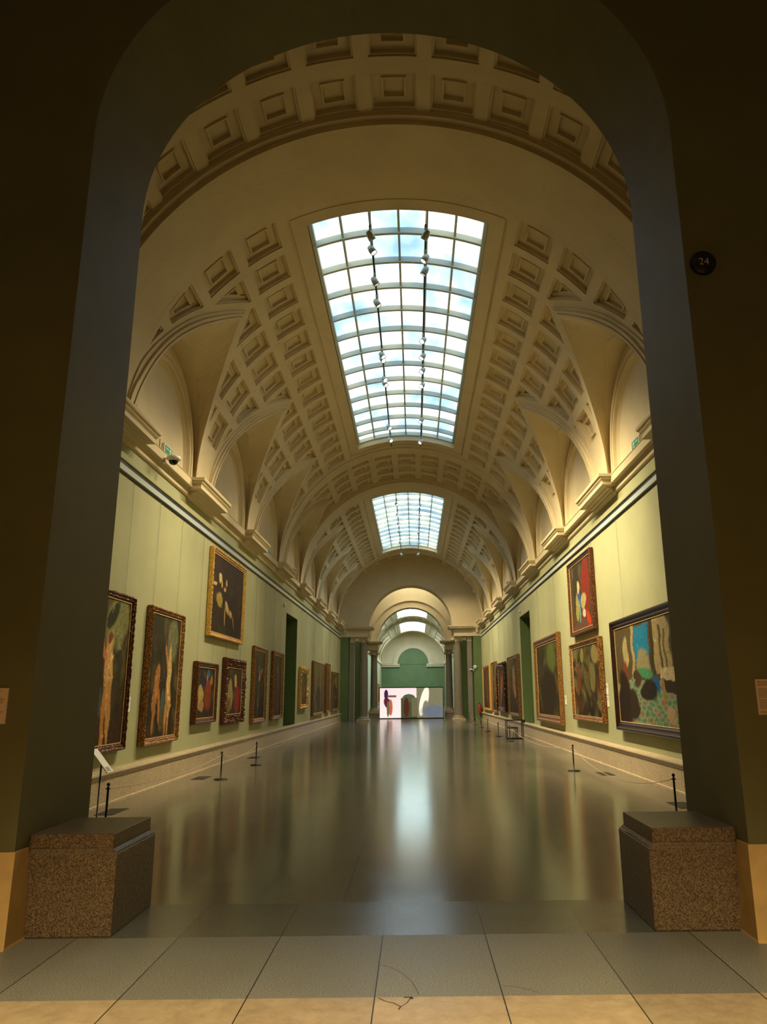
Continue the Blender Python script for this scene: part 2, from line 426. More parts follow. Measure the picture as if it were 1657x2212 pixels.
# ------------------------------------------------------------------ laylights
def window(name, y0, y1, first, gm):
    rg = R+.34
    def arc(r, x): return ZS+math.sqrt(r*r-x*x)
    mb = MB(); xs = [-1.66+i*3.32/6 for i in range(7)]
    for i, x in enumerate(xs):
        w = .022 if 0 < i < 6 else .035
        mb.prism_y([(x-w, arc(rg-.10, x)), (x+w, arc(rg-.10, x)), (x+w, arc(rg, x)), (x-w, arc(rg, x))], y0, y1)
    rows = [y0+.02]+[first+1.003*k for k in range(12)]+[y1-.02]
    for y in rows:
        for i in range(18):
            xa, xb = -1.66+3.32*i/18, -1.66+3.32*(i+1)/18
            t = .020
            for za, zb in ((rg-.12, rg),):
                p = [(xa, y-t, arc(za, xa)), (xb, y-t, arc(za, xb)), (xb, y-t, arc(zb, xb)), (xa, y-t, arc(zb, xa))]
                q = [(u, y+t, w_) for u, _, w_ in p]
                mb.quad(*p); mb.quad(*q[::-1]); mb.quad(p[0], q[0], q[1], p[1])
            # bottom flange
            p = [(xa, y-.035, arc(rg-.12, xa)), (xb, y-.035, arc(rg-.12, xb)), (xb, y+.035, arc(rg-.12, xb)), (xa, y+.035, arc(rg-.12, xa))]
            q = [(u, v_, w_-.015) for u, v_, w_ in p]; mb.quad(*p); mb.quad(*q[::-1]); mb.quad(p[0], p[1], q[1], q[0]); mb.quad(p[3], p[2], q[2], q[3])
    o = struct(mb.build(name, M['bar']))
    g = MB()
    for i in range(24):
        xa, xb = -1.70+3.40*i/24, -1.70+3.40*(i+1)/24
        g.quad((xa, y0-.05, arc(rg, xa)), (xb, y0-.05, arc(rg, xb)), (xb, y1+.05, arc(rg, xb)), (xa, y1+.05, arc(rg, xa)), sm=True)
    g.build('glass', M[gm], o)
    return o
w1 = window('window_1', 11.9, 24.62, 12.88, 'glass')
w2 = window('window_2', 31.53, 44.25, 32.51, 'glass2')
for i, a in ((3, 71.2), (4, 90.83)): window('window_%d' % i, a, a+12.72, a+.98, 'glass3')
mb = MB(); mb.box(-2, 2, 49.8, 52.6, 10.36, 10.39); struct(mb.build('window_5', M['roof_fill'])); mb = MB(); mb.box(-1.6, 1.6, 57, 63, 10.06, 10.08); struct(mb.build('window_6', M['roof_fill']))  # two added glowing panels, hidden by the arches, light the bays around them
# ------------------------------------------------------------------ hall walls, dado, cornices
ND = (27.28, 29.92)   # doorway recess
def hall_wall(name, side, y0, y1, niche=True):
    mb = MB(); a, b = HW, HW+.35
    xs = (a, b) if side > 0 else (-b, -a)
    if niche:
        mb.box(*xs, y0, ND[0], 0, 5.98); mb.box(*xs, ND[1], y1, 0, 5.98); mb.box(*xs, ND[0], ND[1], 4.55, 5.98); mb.box(*xs, ND[0], ND[1], 0, .45)
    else: mb.box(*xs, y0, y1, 0, 5.98)
    return struct(mb.build(name, M['green']))
for side, nm in ((-1, 'left'), (1, 'right')):
    hall_wall('wall_'+nm, side, 6.40, 47.63)
    mb = MB(); x0, x1 = sorted((side*(HW+.35), side*(HW+1.3)))
    # recess lining
    mb.box(x0, x1, ND[0]-.3, ND[0], 0, 5); mb.box(x0, x1, ND[1], ND[1]+.3, 0, 5); mb.box(x0, x1, ND[0], ND[1], 4.55, 4.9)
    xx = side*(HW+1.3); mb.box(min(xx, xx+side*.1), max(xx, xx+side*.1), ND[0]-.3, ND[1]+.3, 0, 5)
    struct(mb.build('door_%d' % (1 if side < 0 else 2), M['dark_green']))
    # paint on the reveals of the opening
    mb = MB(); a0, a1 = sorted((side*(HW+.003), side*(HW+.352)))
    mb.box(a0, a1, ND[0]-.001, ND[0]+.012, .45, 4.55); mb.box(a0, a1, ND[1]-.012, ND[1]+.001, .45, 4.55); mb.box(a0, a1, ND[0], ND[1], 4.538, 4.551)
    struct(mb.build('door_%d' % (3 if side < 0 else 4), M['dark_green']))
    # dado
    prof = [(HW, 0), (4.372, 0), (4.372, .035), (4.393, .045), (4.393, .385), (4.378, .395), (4.372, .41), (4.372, .425), (4.352, .435), (4.343, .455), (4.350, .475), (4.375, .488), (4.40, .493), (4.44, .506), (HW, .508)]
    mb = MB(); mb.prism_y(prof, 6.45, 47.63, side); struct(mb.build('baseboard_'+nm, M['dado']))
    # cornice
    mb = MB()
    main = [(HW, 5.59), (4.435, 5.595), (4.42, 5.61), (4.415, 5.685), (4.43, 5.695), (4.425, 5.70), (4.405, 5.725), (4.40, 5.745), (4.315, 5.745), (4.31, 5.75), (4.31, 5.905), (4.30, 5.91), (4.30, 5.92), (HW, 5.93)]
    mb.prism_y(main, 6.45, 47.6, side)
    for k in range(-1, 8):
        yc = 10.80+BAY*k
        def cl(h): return max(6.46, yc-h), min(47.6, yc+h)
        if cl(1.09)[1]-cl(1.09)[0] < .3: continue
        corb = [(HW, 5.575), (4.445, 5.58), (4.44, 5.61), (4.40, 5.62), (4.39, 5.65), (4.34, 5.665), (4.33, 5.69), (4.27, 5.705), (4.255, 5.727), (HW, 5.727)]
        mb.prism_y(corb, *cl(.92), side)
        mb.prism_y([(HW, 5.725), (4.135, 5.725), (4.13, 5.73), (4.13, 5.815), (HW, 5.815)], *cl(1.09), side)
        for h, p in ((1.10, [(HW, 5.814), (4.12, 5.815), (4.115, 5.835), (HW, 5.835)]), (1.125, [(HW, 5.834), (4.105, 5.835), (4.09, 5.862), (4.08, 5.885), (HW, 5.885)]), (1.15, [(HW, 5.884), (4.065, 5.885), (4.055, 5.905), (4.05, 5.945), (HW, 5.95)])):
            mb.prism_y(p, *cl(h), side)
    struct(mb.build('trim_%d' % (1 if side < 0 else 2), M['cream']))
    # pier impost blocks above the cornice
    mb = MB()
    for k in range(-1, 8):
        yc = 10.80+BAY*k
        if yc < 47: mb.box(*sorted((side*4.41, side*HW)), max(6.46, yc-.62), min(47.6, yc+.62), 5.93, 6.03)
    struct(mb.build('trim_%d' % (3 if side < 0 else 4), M['cream']))
    # picture rail
    r0 = empty('picture_rail', (side*HW, 6.5, 5.05))
    tag(r0, 'long pale metal picture rail high along the green %s wall' % nm, 'picture rail')
    def rp(p): return [(x-HW, z-5.05) for x, z in p]
    mb = MB(); mb.prism_y(rp([(HW, 5.105), (4.42, 5.11), (4.415, 5.20), (4.43, 5.21), (HW, 5.21)]), 0, 41.0, side); mb.build('light_strip', M['rail'], r0)
    mb = MB(); mb.prism_y(rp([(HW, 5.215), (4.44, 5.215), (4.44, 5.262), (HW, 5.262)]), 0, 41.0, side)
    mb.prism_y(rp([(HW, 5.075), (4.452, 5.075), (4.452, 5.09), (HW, 5.09)]), 0, 41.0, side); mb.build('dark_channel', M['black'], r0)
    mb = MB(); mb.prism_y(rp([(HW, 5.30), (4.44, 5.30), (4.435, 5.325), (HW, 5.33)]), 0, 41.0, side); mb.build('bead', M['green'], r0)
# lower walls of the far gallery
for side, nm in ((-1, 'left'), (1, 'right')):
    hall_wall('wall_'+nm, side, 54.2, 106.9, False)
    mb = MB(); mb.prism_y([(HW, 5.60), (4.32, 5.75), (4.32, 5.93), (HW, 5.96)], 54.3, 106.9, side); struct(mb.build('trim_%d' % (5 if side < 0 else 6), M['cream']))
    mb = MB(); mb.box(*sorted((side*5.6, side*5.9)), 49.0, 53.2, 0, 10.5); struct(mb.build('wall_'+nm, M['dark_green']))
# ------------------------------------------------------------------ arched screens
def arch_wall(name, y0, y1, half, zs, r, ztop, mat, zbot=0., xo=None, rz=None):
    """wall slab in the xz plane with an arched opening of radius r sprung at zs"""
    mb = MB(); n = 72; rz = rz or r
    pts = [(r, zbot)]+[(r*math.cos(PI*i/n), zs+rz*math.sin(PI*i/n)) for i in range(n+1)]+[(-r, zbot)]
    for y, flip in ((y0, 1), (y1, -1)):
        def q(*p):
            p = [(a, y, b) for a, b in p]; mb.quad(*(p if flip > 0 else p[::-1]))
        q((-half, zbot), (-r, zbot), (-r, zs), (-half, zs)); q((r, zbot), (half, zbot), (half, zs), (r, zs))
        for i in range(n):
            a, b = PI*i/n, PI*(i+1)/n
            def edge(t):
                c, s = math.cos(t), math.sin(t)
                k = min(half/abs(c) if abs(c) > 1e-6 else 1e9, (ztop-zs)/s if s > 1e-6 else 1e9)
                return (k*c, zs+k*s)
            ea, eb = edge(a), edge(b); poly = [(r*math.cos(a), zs+rz*math.sin(a)), ea]
            ca = math.atan2(ztop-zs, half)
            if a < ca < b: poly.append((half, ztop))
            if a < PI-ca < b: poly.append((-half, ztop))
            poly += [eb, (r*math.cos(b), zs+rz*math.sin(b))]
            q(*poly)
    for (xa, za), (xb, zb) in zip(pts, pts[1:]):
        mb.quad((xa, y0, za), (xa, y1, za), (xb, y1, zb), (xb, y0, zb), sm=True)
    return struct(mb.build(name, mat))
# near arch, where the photographer looks through
AY0, AY1, AR, AZ = 5.313, 6.4455, 2.443, 6.20
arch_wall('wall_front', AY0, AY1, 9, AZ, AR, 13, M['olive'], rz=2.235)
# cream canted skirting of the near arch
for side, nm in ((-1, 'front_left'), (1, 'front_right')):
    mb = MB(); e = side*AR
    o0 = [(e-side*.045, AY0-.10), (e-side*.045, pf_ := 5.47)]
    b = [(side*9, AY0-.11, 0), (e-side*.05, AY0-.11, 0), (e-side*.05, 5.479, 0), (e+side*.05, 5.479, 0), (side*9, 5.35, 0)]
    mbv = [(side*9, AY0-.09, .012), (e-side*.045, AY0-.09, .012), (e-side*.045, 5.479, .012), (e+side*.05, 5.479, .012), (side*9, 5.35, .012)]
    t = [(side*9, AY0-.018, .565), (e-side*.014, AY0-.018, .565), (e-side*.014, 5.479, .565), (e+side*.05, 5.479, .565), (side*9, 5.35, .565)]
    for lo, hi_ in ((b, mbv), (mbv, t)):
        for i in range(5): j = (i+1) % 5; mb.quad(lo[i], lo[j], hi_[j], hi_[i])
    mb.quad(*t)
    struct(mb.build('baseboard_'+nm, M['skirt']))
# plinth blocks at the foot of the near arch
def plinth(side, label):
    r0 = empty('plinth_block', (side*2.13, 5.87, 0)); tag(r0, label, 'stone block', 'granite plinths of the near arch')
    mb = MB(); xi, xo, y0, y1 = 1.8226, AR-.001, 5.479, 6.2545
    def B(i, o, a, b, z0, z1):
        X = sorted((side*i-side*2.13, side*o-side*2.13)); mb.box(X[0], X[1], a-5.87, b-5.87, z0, z1)
    B(xi, xo, y0, y1, .0, .5144)
    body = mb.build('body', M['granite'], r0)
    mb = MB(); X0 = lambda v_: side*v_-side*2.13
    loop = lambda i, a, b_, z: [(X0(i), a-5.87, z), (X0(xo), a-5.87, z), (X0(xo), b_-5.87, z), (X0(i), b_-5.87, z)]
    L_ = [loop(xi+.006, y0+.004, y1-.004, .5144), loop(xi+.006, y0+.004, y1-.004, .524), loop(xi+.014, y0+.008, y1-.006, .526), loop(xi+.033, y0+.018, y1-.016, .545), loop(xi+.033, y0+.018, y1-.016, .549)]
    for a_, b_ in zip(L_, L_[1:]):
        for i in range(4): j = (i+1) % 4; mb.quad(a_[i], a_[j], b_[j], b_[i])
    mb.quad(*L_[0]); mb.quad(*L_[-1]); mb.build('moulding', M['granite_polished'], r0)
    mb = MB(); B(xi+.037, xo, y0+.02, y1-.02, .548, .6402); mb.build('cap', M['granite'], r0)
    for p in r0.children:
        if p.name.startswith('moulding'): continue
        bv = p.modifiers.new('bevel', 'BEVEL'); bv.width = .006; bv.segments = 2
plinth(-1, 'speckled granite plinth block at the foot of the left arch pier')
plinth(1, 'speckled granite plinth block at the foot of the right arch pier')
# end of the hall: entablature, big arch, paired columns
EY = 47.63
arch_wall('wall_end', EY, EY+1.3, 4.8, 5.82, 2.65, 10.6, M['cream'], zbot=5.82)
def box_struct(name, mat, *bs):
    mb = MB()
    for b in bs: mb.box(*b)
    return struct(mb.build(name, mat))
box_struct('wall_end', M['dark_green'], (-4.6, -3.96, EY, EY+1.3, 0, 5.18)); box_struct('wall_end', M['dark_green'], (3.96, 4.6, EY, EY+1.3, 0, 5.18))
def entab(y0, y1, xa, xb, z0, z1, side, extra=()):   # frieze, fascia and cornice on one side
    mb = MB(); h = z1-z0; X = lambda a, b: sorted((side*a, side*b))
    mb.box(*X(xa, xb), y0, y1, z0, z0+h*.62)
    for k, (p, a, b) in enumerate(((.05, .62, .68), (.12, .68, .74), (.30, .76, .90), (.36, .90, 1.0))):
        mb.box(*X(xa-p*1.0, xb), y0-p*.8, y1+p*.5, z0+h*a-.002*k, z0+h*b)
    for b in extra: mb.box(*b)
    return mb
for side in (-1, 1):
    mb = entab(EY+.02, EY+1.2, 2.74, 3.95, 5.18, 5.83, side)
    X = sorted((side*3.95, side*4.6)); mb.box(*X, EY-.02, EY+1.25, 5.18, 5.68); mb.box(*X, EY-.14, EY+1.25, 5.68, 5.83)
    mb.box(*sorted((side*4.15, side*4.28)), EY-.12, EY, 5.4, 5.68)
    struct(mb.build('trim_%d' % (7 if side < 0 else 8), M['cream']))
def column(x, y, r, z0, z1, label, ped=0., rings=None):
    c0 = empty('column', (x, y, 0)); tag(c0, label, 'column', 'granite columns of the end arches')
    mb = MB(); w = r*1.42
    if ped:
        mb.box(-w, w, -w, w, 0, ped-.10); mb.box(-w-.07, w+.07, -w-.07, w+.07, ped-.10, ped-.05); mb.box(-w-.03, w+.03, -w-.03, w+.03, ped-.05, ped); mb.build('pedestal', M['dado'], c0); mb = MB()
    mb.box(-w, w, -w, w, ped, ped+.09)
    mb.lathe([(w*.98, ped+.09), (w*1.0, ped+.12), (w*.98, ped+.15), (r*1.15, ped+.16), (r*1.12, ped+.19), (r*1.22, ped+.21), (r*1.2, ped+.24), (r*1.02, ped+.25)], n=32); mb.build('base', M['dado'], c0)
    mb = MB(); zb = ped+.25; hh = z1-.32-zb
    mb.lathe([(r*1.04, zb), (r, zb+.06)]+[(r*(1-.15*t*t), zb+.06+(hh-.1)*t) for t in [i/10 for i in range(1, 11)]]+[(r*.9, z1-.32)], n=32); mb.build('shaft', M['column'], c0)
    mb = MB(); rt_ = r*.87
    mb.lathe([(rt_, z1-.33), (rt_*1.06, z1-.31), (rt_*1.02, z1-.27), (rt_*1.18, z1-.18), (rt_*1.2, z1-.12)], n=32)
    mb.box(-r*1.12, r*1.12, -r*1.05, r*1.05, z1-.13, z1-.06); mb.box(-r*1.2, r*1.2, -r*1.15, r*1.15, z1-.06, z1)
    for sx in (-1, 1):
        mb.lathe([(.001, -r*1.12), (.10, -r*1.12), (.10, -r*.9), (.08, 0), (.10, r*.9), (.10, r*1.12), (.001, r*1.12)], sx*r*1.02, z1-.19, 16, 'y')
    mb.build('capital', M['cream'], c0)
    return c0
column(-3.03, EY+.55, .285, 0, 5.18, 'tall grey granite column at the left side of the end arch')
column(2.97, EY+.55, .285, 0, 5.18, 'tall grey granite column at the right side of the end arch')
for side in (-1, 1):
    p0 = empty('pilaster', (side*3.74, EY+.55, 0)); tag(p0, 'square grey granite pilaster between the %s end column and the green wall panel' % ('left' if side < 0 else 'right'), 'pilaster')
    mb = MB(); mb.box(-.13, .13, -.28, .28, 0, 4.86); mb.build('shaft', M['column'], p0)
    mb = MB(); mb.box(-.15, .15, -.31, .31, 4.86, 5.05); mb.box(-.17, .17, -.34, .34, 5.05, 5.18); mb.build('capital', M['cream'], p0)
# second screen
BY = 53.2
arch_wall('wall_end', BY, BY+1.0, 6.2, 5.30, 2.36, 10.6, M['cream'], zbot=5.30)
mb = MB(); n = 48                                     # archivolt rings
for ra_, rb_, d in ((2.36, 2.43, .04), (2.78, 2.83, .05), (2.83, 2.92, .11)):
    for i in range(n):
        a, b = PI*i/n, PI*(i+1)/n
        P_ = lambda r, t, y: (r*math.cos(t), y, 5.30+r*math.sin(t))
        y = BY-d
        mb.quad(P_(ra_, a, y), P_(rb_, a, y), P_(rb_, b, y), P_(ra_, b, y))
        mb.quad(P_(ra_, a, BY), P_(ra_, a, y), P_(ra_, b, y), P_(ra_, b, BY)); mb.quad(P_(rb_, a, BY), P_(rb_, a, y), P_(rb_, b, y), P_(rb_, b, BY))
struct(mb.build('trim_9', M['cream']))
for side in (-1, 1):
    mb = entab(BY, BY+1.0, 2.40, 3.35, 4.66, 5.30, side); struct(mb.build('trim_%d' % (10 if side < 0 else 11), M['cream']))
    box_struct('wall_end', M['dark_green'], (*sorted((side*3.35, side*6.2)), BY, BY+1, 0, 5.30))
column(-2.66, BY+.45, .25, 0, 4.66, 'slimmer granite column on a pedestal behind the left end column', ped=.42)
column(2.66, BY+.45, .25, 0, 4.66, 'slimmer granite column on a pedestal behind the right end column', ped=.42)
# far end wall, arch shape filled green
FY = 106.9
box_struct('wall_back', M['dark_green'], (-4.8, 4.8, FY, FY+.3, 0, 5.9))
mb = MB()
for i in range(40):
    a, b = PI*i/40, PI*(i+1)/40
    mb.quad((0, FY-.05, 5.8), (2.2*math.cos(a), FY-.05, 5.8+2.2*math.sin(a)), (2.2*math.cos(b), FY-.05, 5.8+2.2*math.sin(b)))
struct(mb.build('wall_back', M['dark_green']))
box_struct('wall_back', M['cream'], (-4.8, 4.8, FY, FY+.3, 5.9, 11)); box_struct('trim_12', M['cream'], (-4.5, -1.9, FY-.25, FY, 5.45, 5.62), (-4.5, -1.9, FY-.3, FY, 5.68, 5.85), (1.9, 4.5, FY-.25, FY, 5.45, 5.62), (1.9, 4.5, FY-.3, FY, 5.68, 5.85))
mb = MB()
for i in range(48):
    a, b = PI*i/48, PI*(i+1)/48
    P_ = lambda r, t, y: (r*math.cos(t), y, 5.85+r*math.sin(t))
    mb.quad(P_(2.2, a, FY-.15), P_(2.84, a, FY-.15), P_(2.84, b, FY-.15), P_(2.2, b, FY-.15)); mb.quad(P_(2.84, a, FY), P_(2.84, a, FY-.15), P_(2.84, b, FY-.15), P_(2.84, b, FY))
struct(mb.build('trim_13', M['cream']))
# ------------------------------------------------------------------ floors
def slab(name, mat, y0, y1, x=7, z=0): mb = MB(); mb.box(-x, x, y0, y1, -.2, z); return struct(mb.build(name, mat))
slab('floor', M['tan'], -5, 4.415, 10); slab('floor', M['grey_threshold'], 4.415, 5.455, 10)
slab('floor', M['dark_row'], 5.455, 6.265, 10); slab('floor', M['polished'], 6.265, 107)
# cracks in the old slabs
fl_ = [o for o in bpy.data.objects if o.name.startswith('floor')]
def crack(pts, w, par, z=.0006):
    mb = MB()
    for (xa, ya), (xb, yb) in zip(pts, pts[1:]):
        d = Vector((xb-xa, yb-ya, 0)).normalized(); n = Vector((-d.y, d.x, 0))*w
        mb.quad((xa-n.x, ya-n.y, z), (xb-n.x, yb-n.y, z), (xb+n.x, yb+n.y, z), (xa+n.x, ya+n.y, z))
    mb.build('crack', M['grille'], par)
crack([(.005, 4.90), (.07, 4.86), (.14, 4.76), (.20, 4.62), (.235, 4.44)], .0018, fl_[1])
crack([(.685, 4.56), (.78, 4.53), (.88, 4.45)], .0018, fl_[1])
crack([(.02, 4.405), (.06, 4.36), (.10, 4.34), (.14, 4.29), (.13, 4.25)], .0035, fl_[0]); crack([(.14, 4.29), (.17, 4.33), (.19, 4.40)], .0025, fl_[0]); crack([(.155, 4.41), (.20, 4.408), (.195, 4.385)], .007, fl_[0])
# ------------------------------------------------------------------ paintings
def lin(c): return tuple(((x/255)/12.92 if x/255 <= .04045 else ((x/255+.055)/1.055)**2.4) for x in c)
def art(w, h, base, top, blobs, seed, strokes=60, pal=None):
    rng = np.random.RandomState(seed); nx, ny = max(12, int(w*38)), max(12, int(h*38))
    u0, v0 = np.meshgrid(np.linspace(0, 1, nx), np.linspace(0, 1, ny)); u, v = u0.copy(), v0.copy()
    if strokes:
        for k in range(14):
            fx, fy = rng.uniform(-26, 26, 2); p, q = rng.uniform(0, 6.3, 2); a = .11/(4+math.hypot(fx, fy))
            u += a*np.sin(fx*u0+fy*v0+p); v += a*np.sin(fx*u0-fy*v0+q)
    img = np.array(lin(base))[None, None]*(1-v[..., None])+np.array(lin(top))[None, None]*v[..., None]
    pal = pal or [(70, 50, 20), (40, 34, 14), (95, 80, 40), (60, 25, 15), (30, 28, 12)]
    for _ in range(strokes):
        cx, cy = rng.rand(2); rx, ry = rng.uniform(.02, .09), rng.uniform(.03, .16); a = rng.uniform(-.8, .8)
        c = np.array(lin(pal[rng.randint(len(pal))]))
        du, dv = u-cx, v-cy; X = du*math.cos(a)+dv*math.sin(a); Y = -du*math.sin(a)+dv*math.cos(a)
        k = np.clip(1.4-((X/rx)**2+(Y/ry)**2), 0, 1)[..., None]*.6; img = img*(1-k)+c*k
    for cx, cy, rx, ry, a, c, soft in blobs:
        du, dv = u-cx, v-cy; X = du*math.cos(a)+dv*math.sin(a); Y = -du*math.sin(a)+dv*math.cos(a)
        if soft < 0: k = ((abs(X) < rx) & (abs(Y) < ry)).astype(float)[..., None]
        else: k = np.clip((1+soft-((X/rx)**2+(Y/ry)**2))/max(soft, .01), 0, 1)[..., None]
        img = img*(1-k)+np.array(lin(c))*k
    if strokes:
        for _ in range(260):
            cx, cy = rng.rand(2); L_ = rng.uniform(.01, .05); wd = rng.uniform(.003, .009); a = rng.uniform(0, PI)
            du, dv = (u-cx)*w/h, v-cy; X = du*math.cos(a)+dv*math.sin(a); Y = -du*math.sin(a)+dv*math.cos(a)+6*X*X
            k = np.clip(1.5-((X/L_)**2+(Y/wd)**2), 0, 1)[..., None]*.75
            j = min(ny-1, int(cy*ny)), min(nx-1, int(cx*nx)); c = img[j]*rng.choice([.45, .6, 1.5, 2.0])
            img = img*(1-k)+c*k
    img *= (1+rng.uniform(-.15, .15, (ny, nx, 1)))
    return nx, ny, img
def canvas_obj(w, h, depth, A, parent):
    nx, ny, img = A; V = [(-w/2+w*i/(nx-1), -depth, h*j/(ny-1)) for j in range(ny) for i in range(nx)]
    F = [(j*nx+i, j*nx+i+1, (j+1)*nx+i+1, (j+1)*nx+i) for j in range(ny-1) for i in range(nx-1)]
    n = len(V); V += [(-w/2, -.02, 0), (w/2, -.02, 0), (w/2, -.02, h), (-w/2, -.02, h)]; F.append((n, n+3, n+2, n+1))
    F += [(n, n+1, nx-1, 0), (n+1, n+2, nx*ny-1, nx-1), (n+2, n+3, (ny-1)*nx, nx*ny-1), (n+3, n, 0, (ny-1)*nx)]
    o = new_obj('canvas', V, F, M['oil'], parent, False)
    ca = o.data.color_attributes.new('paint', 'FLOAT_COLOR', 'POINT')
    arr = np.ones((len(V), 4), np.float32); arr[:nx*ny, :3] = np.clip(img.reshape(-1, 3), 0, 1); arr[nx*ny:, :3] = .05
    ca.data.foreach_set('color', arr.ravel()); return o
FP = {'plain': [(0, .0), (0, .085), (.012, .108), (.030, .112), (.042, .095), (.058, .085), (.075, .088), (.083, .075), (.095, .058), (.11, .05), (.11, .0)],
      'wide': [(0, .0), (0, .09), (.02, .12), (.05, .125), (.07, .10), (.10, .085), (.125, .095), (.14, .075), (.16, .055), (.17, .05), (.17, .0)]}
def frame_obj(w, h, mat, kind, parent, carve=0, seed=0, sc=1., crest=0):
    prof = [(a*sc, b) for a, b in FP[kind]]; rng = random.Random(seed); V, F, SM = [], [], []
    cor = [((-w/2, 0), (1, 1)), ((w/2, 0), (-1, 1)), ((w/2, h), (-1, -1)), ((-w/2, h), (1, -1))]
    k = len(prof); rings = []
    for e in range(4):
        (p, dp), (q, dq) = cor[e], cor[(e+1) % 4]
        L_ = math.hypot(q[0]-p[0], q[1]-p[1]); n = max(1, int(L_/(.035 if carve else 9)))
        for t in range(n):
            f = t/n; ring = []
            for m_, (a, b) in enumerate(prof):
                A_ = (p[0]+dp[0]*a, p[1]+dp[1]*a); B_ = (q[0]+dq[0]*a, q[1]+dq[1]*a)
                x, z = A_[0]+(B_[0]-A_[0])*f, A_[1]+(B_[1]-A_[1])*f
                y = b
                if carve and 1 < m_ < k-2 and t > 0: y = b+carve*(math.sin(t*1.9+m_*2.1)*.5+rng.uniform(-.5, .5))
                if crest and e == 2 and m_ in (0, 1, 2): z += crest*abs(math.sin(t*.55))*(.6+.4*rng.random())
                ring.append((x, -y, z))
            rings.append(ring)
    nr = len(rings)
    for r_ in rings: V += r_
    for i in range(nr):
        j = (i+1) % nr
        for m_ in range(k): m2 = (m_+1) % k; F.append((i*k+m_, j*k+m_, j*k+m2, i*k+m2)); SM.append(False)
    return new_obj('frame', V, F, mat, parent, SM)
def sight_edge(w, h, ins, parent, t=.014, d=.066):   # gilt slip beside the canvas
    mb = MB(); a, b = w/2-ins, h-ins
    for x0, x1, z0, z1 in ((-a, a, ins, ins+t), (-a, a, b-t, b), (-a, -a+t, ins+t, b-t), (a-t, a, ins+t, b-t)): mb.box(x0, x1, -d, -.03, z0, z1)
    return mb.build('gilt_slip', M['gilt'], parent)
def painting(side, y0, y1, z0, z1, label, A, mat='frame_brown', kind='plain', carve=0, sc=1., wires=True, crest=0, seed=1, group=None):
    w, h = y1-y0, z1-z0; r0 = empty('framed_painting', (side*(HW-.012), (y0+y1)/2, z0), -side*PI/2)
    tag(r0, label, 'painting', group)
    frame_obj(w, h, M[mat], kind, r0, carve, seed, sc, crest)
    ins = FP[kind][-1][0]*sc
    c = canvas_obj(w-2*ins+.02, h-2*ins+.02, .052, art(w, h, *A), r0); c.location = (0, 0, ins-.01)
    sight_edge(w, h, ins-.004, r0)
    if wires and z1 < 5.0:
        for s_ in (-1, 1):
            mb = MB(); mb.tube([(s_*w*.36, -.006, h-.03), (s_*w*.36, -.006, 5.072-z0)], .0035, 6); mb.build('hanging_wire', M['wire'], r0)
    return r0
sk = (205, 160, 95); sk2 = (150, 95, 45); dk = (38, 28, 12)
painting(-1, 10.28, 12.22, .76, 3.16, 'tall gilt-framed dark woodland picture with pale upright shape, nearest the left arch pier',
  ((52, 38, 14), (62, 60, 30), [(.72, .85, .22, .16, .3, (125, 122, 74), .8), (.35, .6, .10, .42, 0, (48, 34, 14), .5), (.60, .50, .085, .26, .05, sk, .5), (.55, .20, .04, .22, 0, (185, 125, 60), .4), (.66, .22, .04, .2, .05, (190, 135, 70), .4), (.46, .68, .03, .13, .7, (190, 120, 70), .5), (.40, .30, .08, .10, 0, (70, 85, 75), .8), (.6, .74, .045, .05, 0, (120, 60, 30), .4), (.62, .9, .14, .05, .5, (40, 44, 18), .5)], 11, 70, None), 'frame_brown', carve=.012, seed=2)
painting(-1, 13.02, 14.90, .75, 3.14, 'tall gilt-framed dark woodland picture with two pale shapes, second along the left wall',
  ((42, 30, 12), (48, 48, 26), [(.75, .80, .16, .16, .2, (100, 100, 66), .9), (.68, .50, .065, .22, .05, (195, 160, 100), .5), (.63, .22, .035, .2, 0, (165, 120, 62), .4), (.73, .22, .035, .2, 0, (175, 130, 70), .4), (.56, .66, .025, .12, .5, (170, 110, 60), .5), (.27, .42, .07, .17, -.3, (160, 105, 50), .5), (.25, .2, .035, .15, 0, (150, 95, 40), .4), (.4, .28, .035, .13, .3, (160, 105, 48), .4), (.52, .3, .05, .09, 0, (65, 80, 70), .8)], 12, 70, None), 'frame_mid', carve=.010, seed=3)
painting(-1, 16.74, 20.04, 2.90, 4.94, 'large nearly black picture in bright gold frame hung high on the left wall',
  ((38, 26, 10), (52, 36, 22), [(.22, .72, .04, .07, .1, (215, 185, 120), .4), (.29, .66, .02, .06, .5, (190, 160, 100), .4), (.08, .62, .04, .02, .1, (200, 170, 110), .4), (.45, .70, .03, .05, 0, (190, 150, 90), .4), (.40, .60, .03, .03, .6, (190, 160, 100), .4), (.25, .45, .07, .07, .3, (150, 130, 50), .4), (.5, .36, .05, .10, .6, (185, 160, 100), .4), (.62, .30, .05, .05, .2, (180, 150, 90), .4), (.42, .24, .012, .12, .1, (190, 150, 90), .3), (.72, .2, .012, .10, .2, (170, 120, 70), .3)], 13, 40, [(48, 34, 14), (34, 24, 10), (70, 40, 30), (60, 50, 24)]), 'frame_gold', carve=.010, seed=4)
painting(-1, 15.98, 17.66, 1.0, 2.30, 'small dark picture with rust red robe in plain brown frame, below the high gold one',
  ((45, 28, 12), (40, 34, 24), [(.62, .86, .07, .06, 0, (50, 90, 120), .6), (.65, .45, .16, .28, 0, (120, 50, 22), .6), (.25, .42, .12, .22, .1, (165, 140, 75), .5), (.3, .25, .13, .1, 0, (150, 115, 70), .5), (.38, .7, .09, .09, 0, (35, 30, 60), .5), (.58, .78, .04, .06, 0, (170, 110, 60), .4), (.8, .75, .06, .08, -.4, (140, 110, 60), .5)], 14, 40, None), 'frame_brown', seed=5)
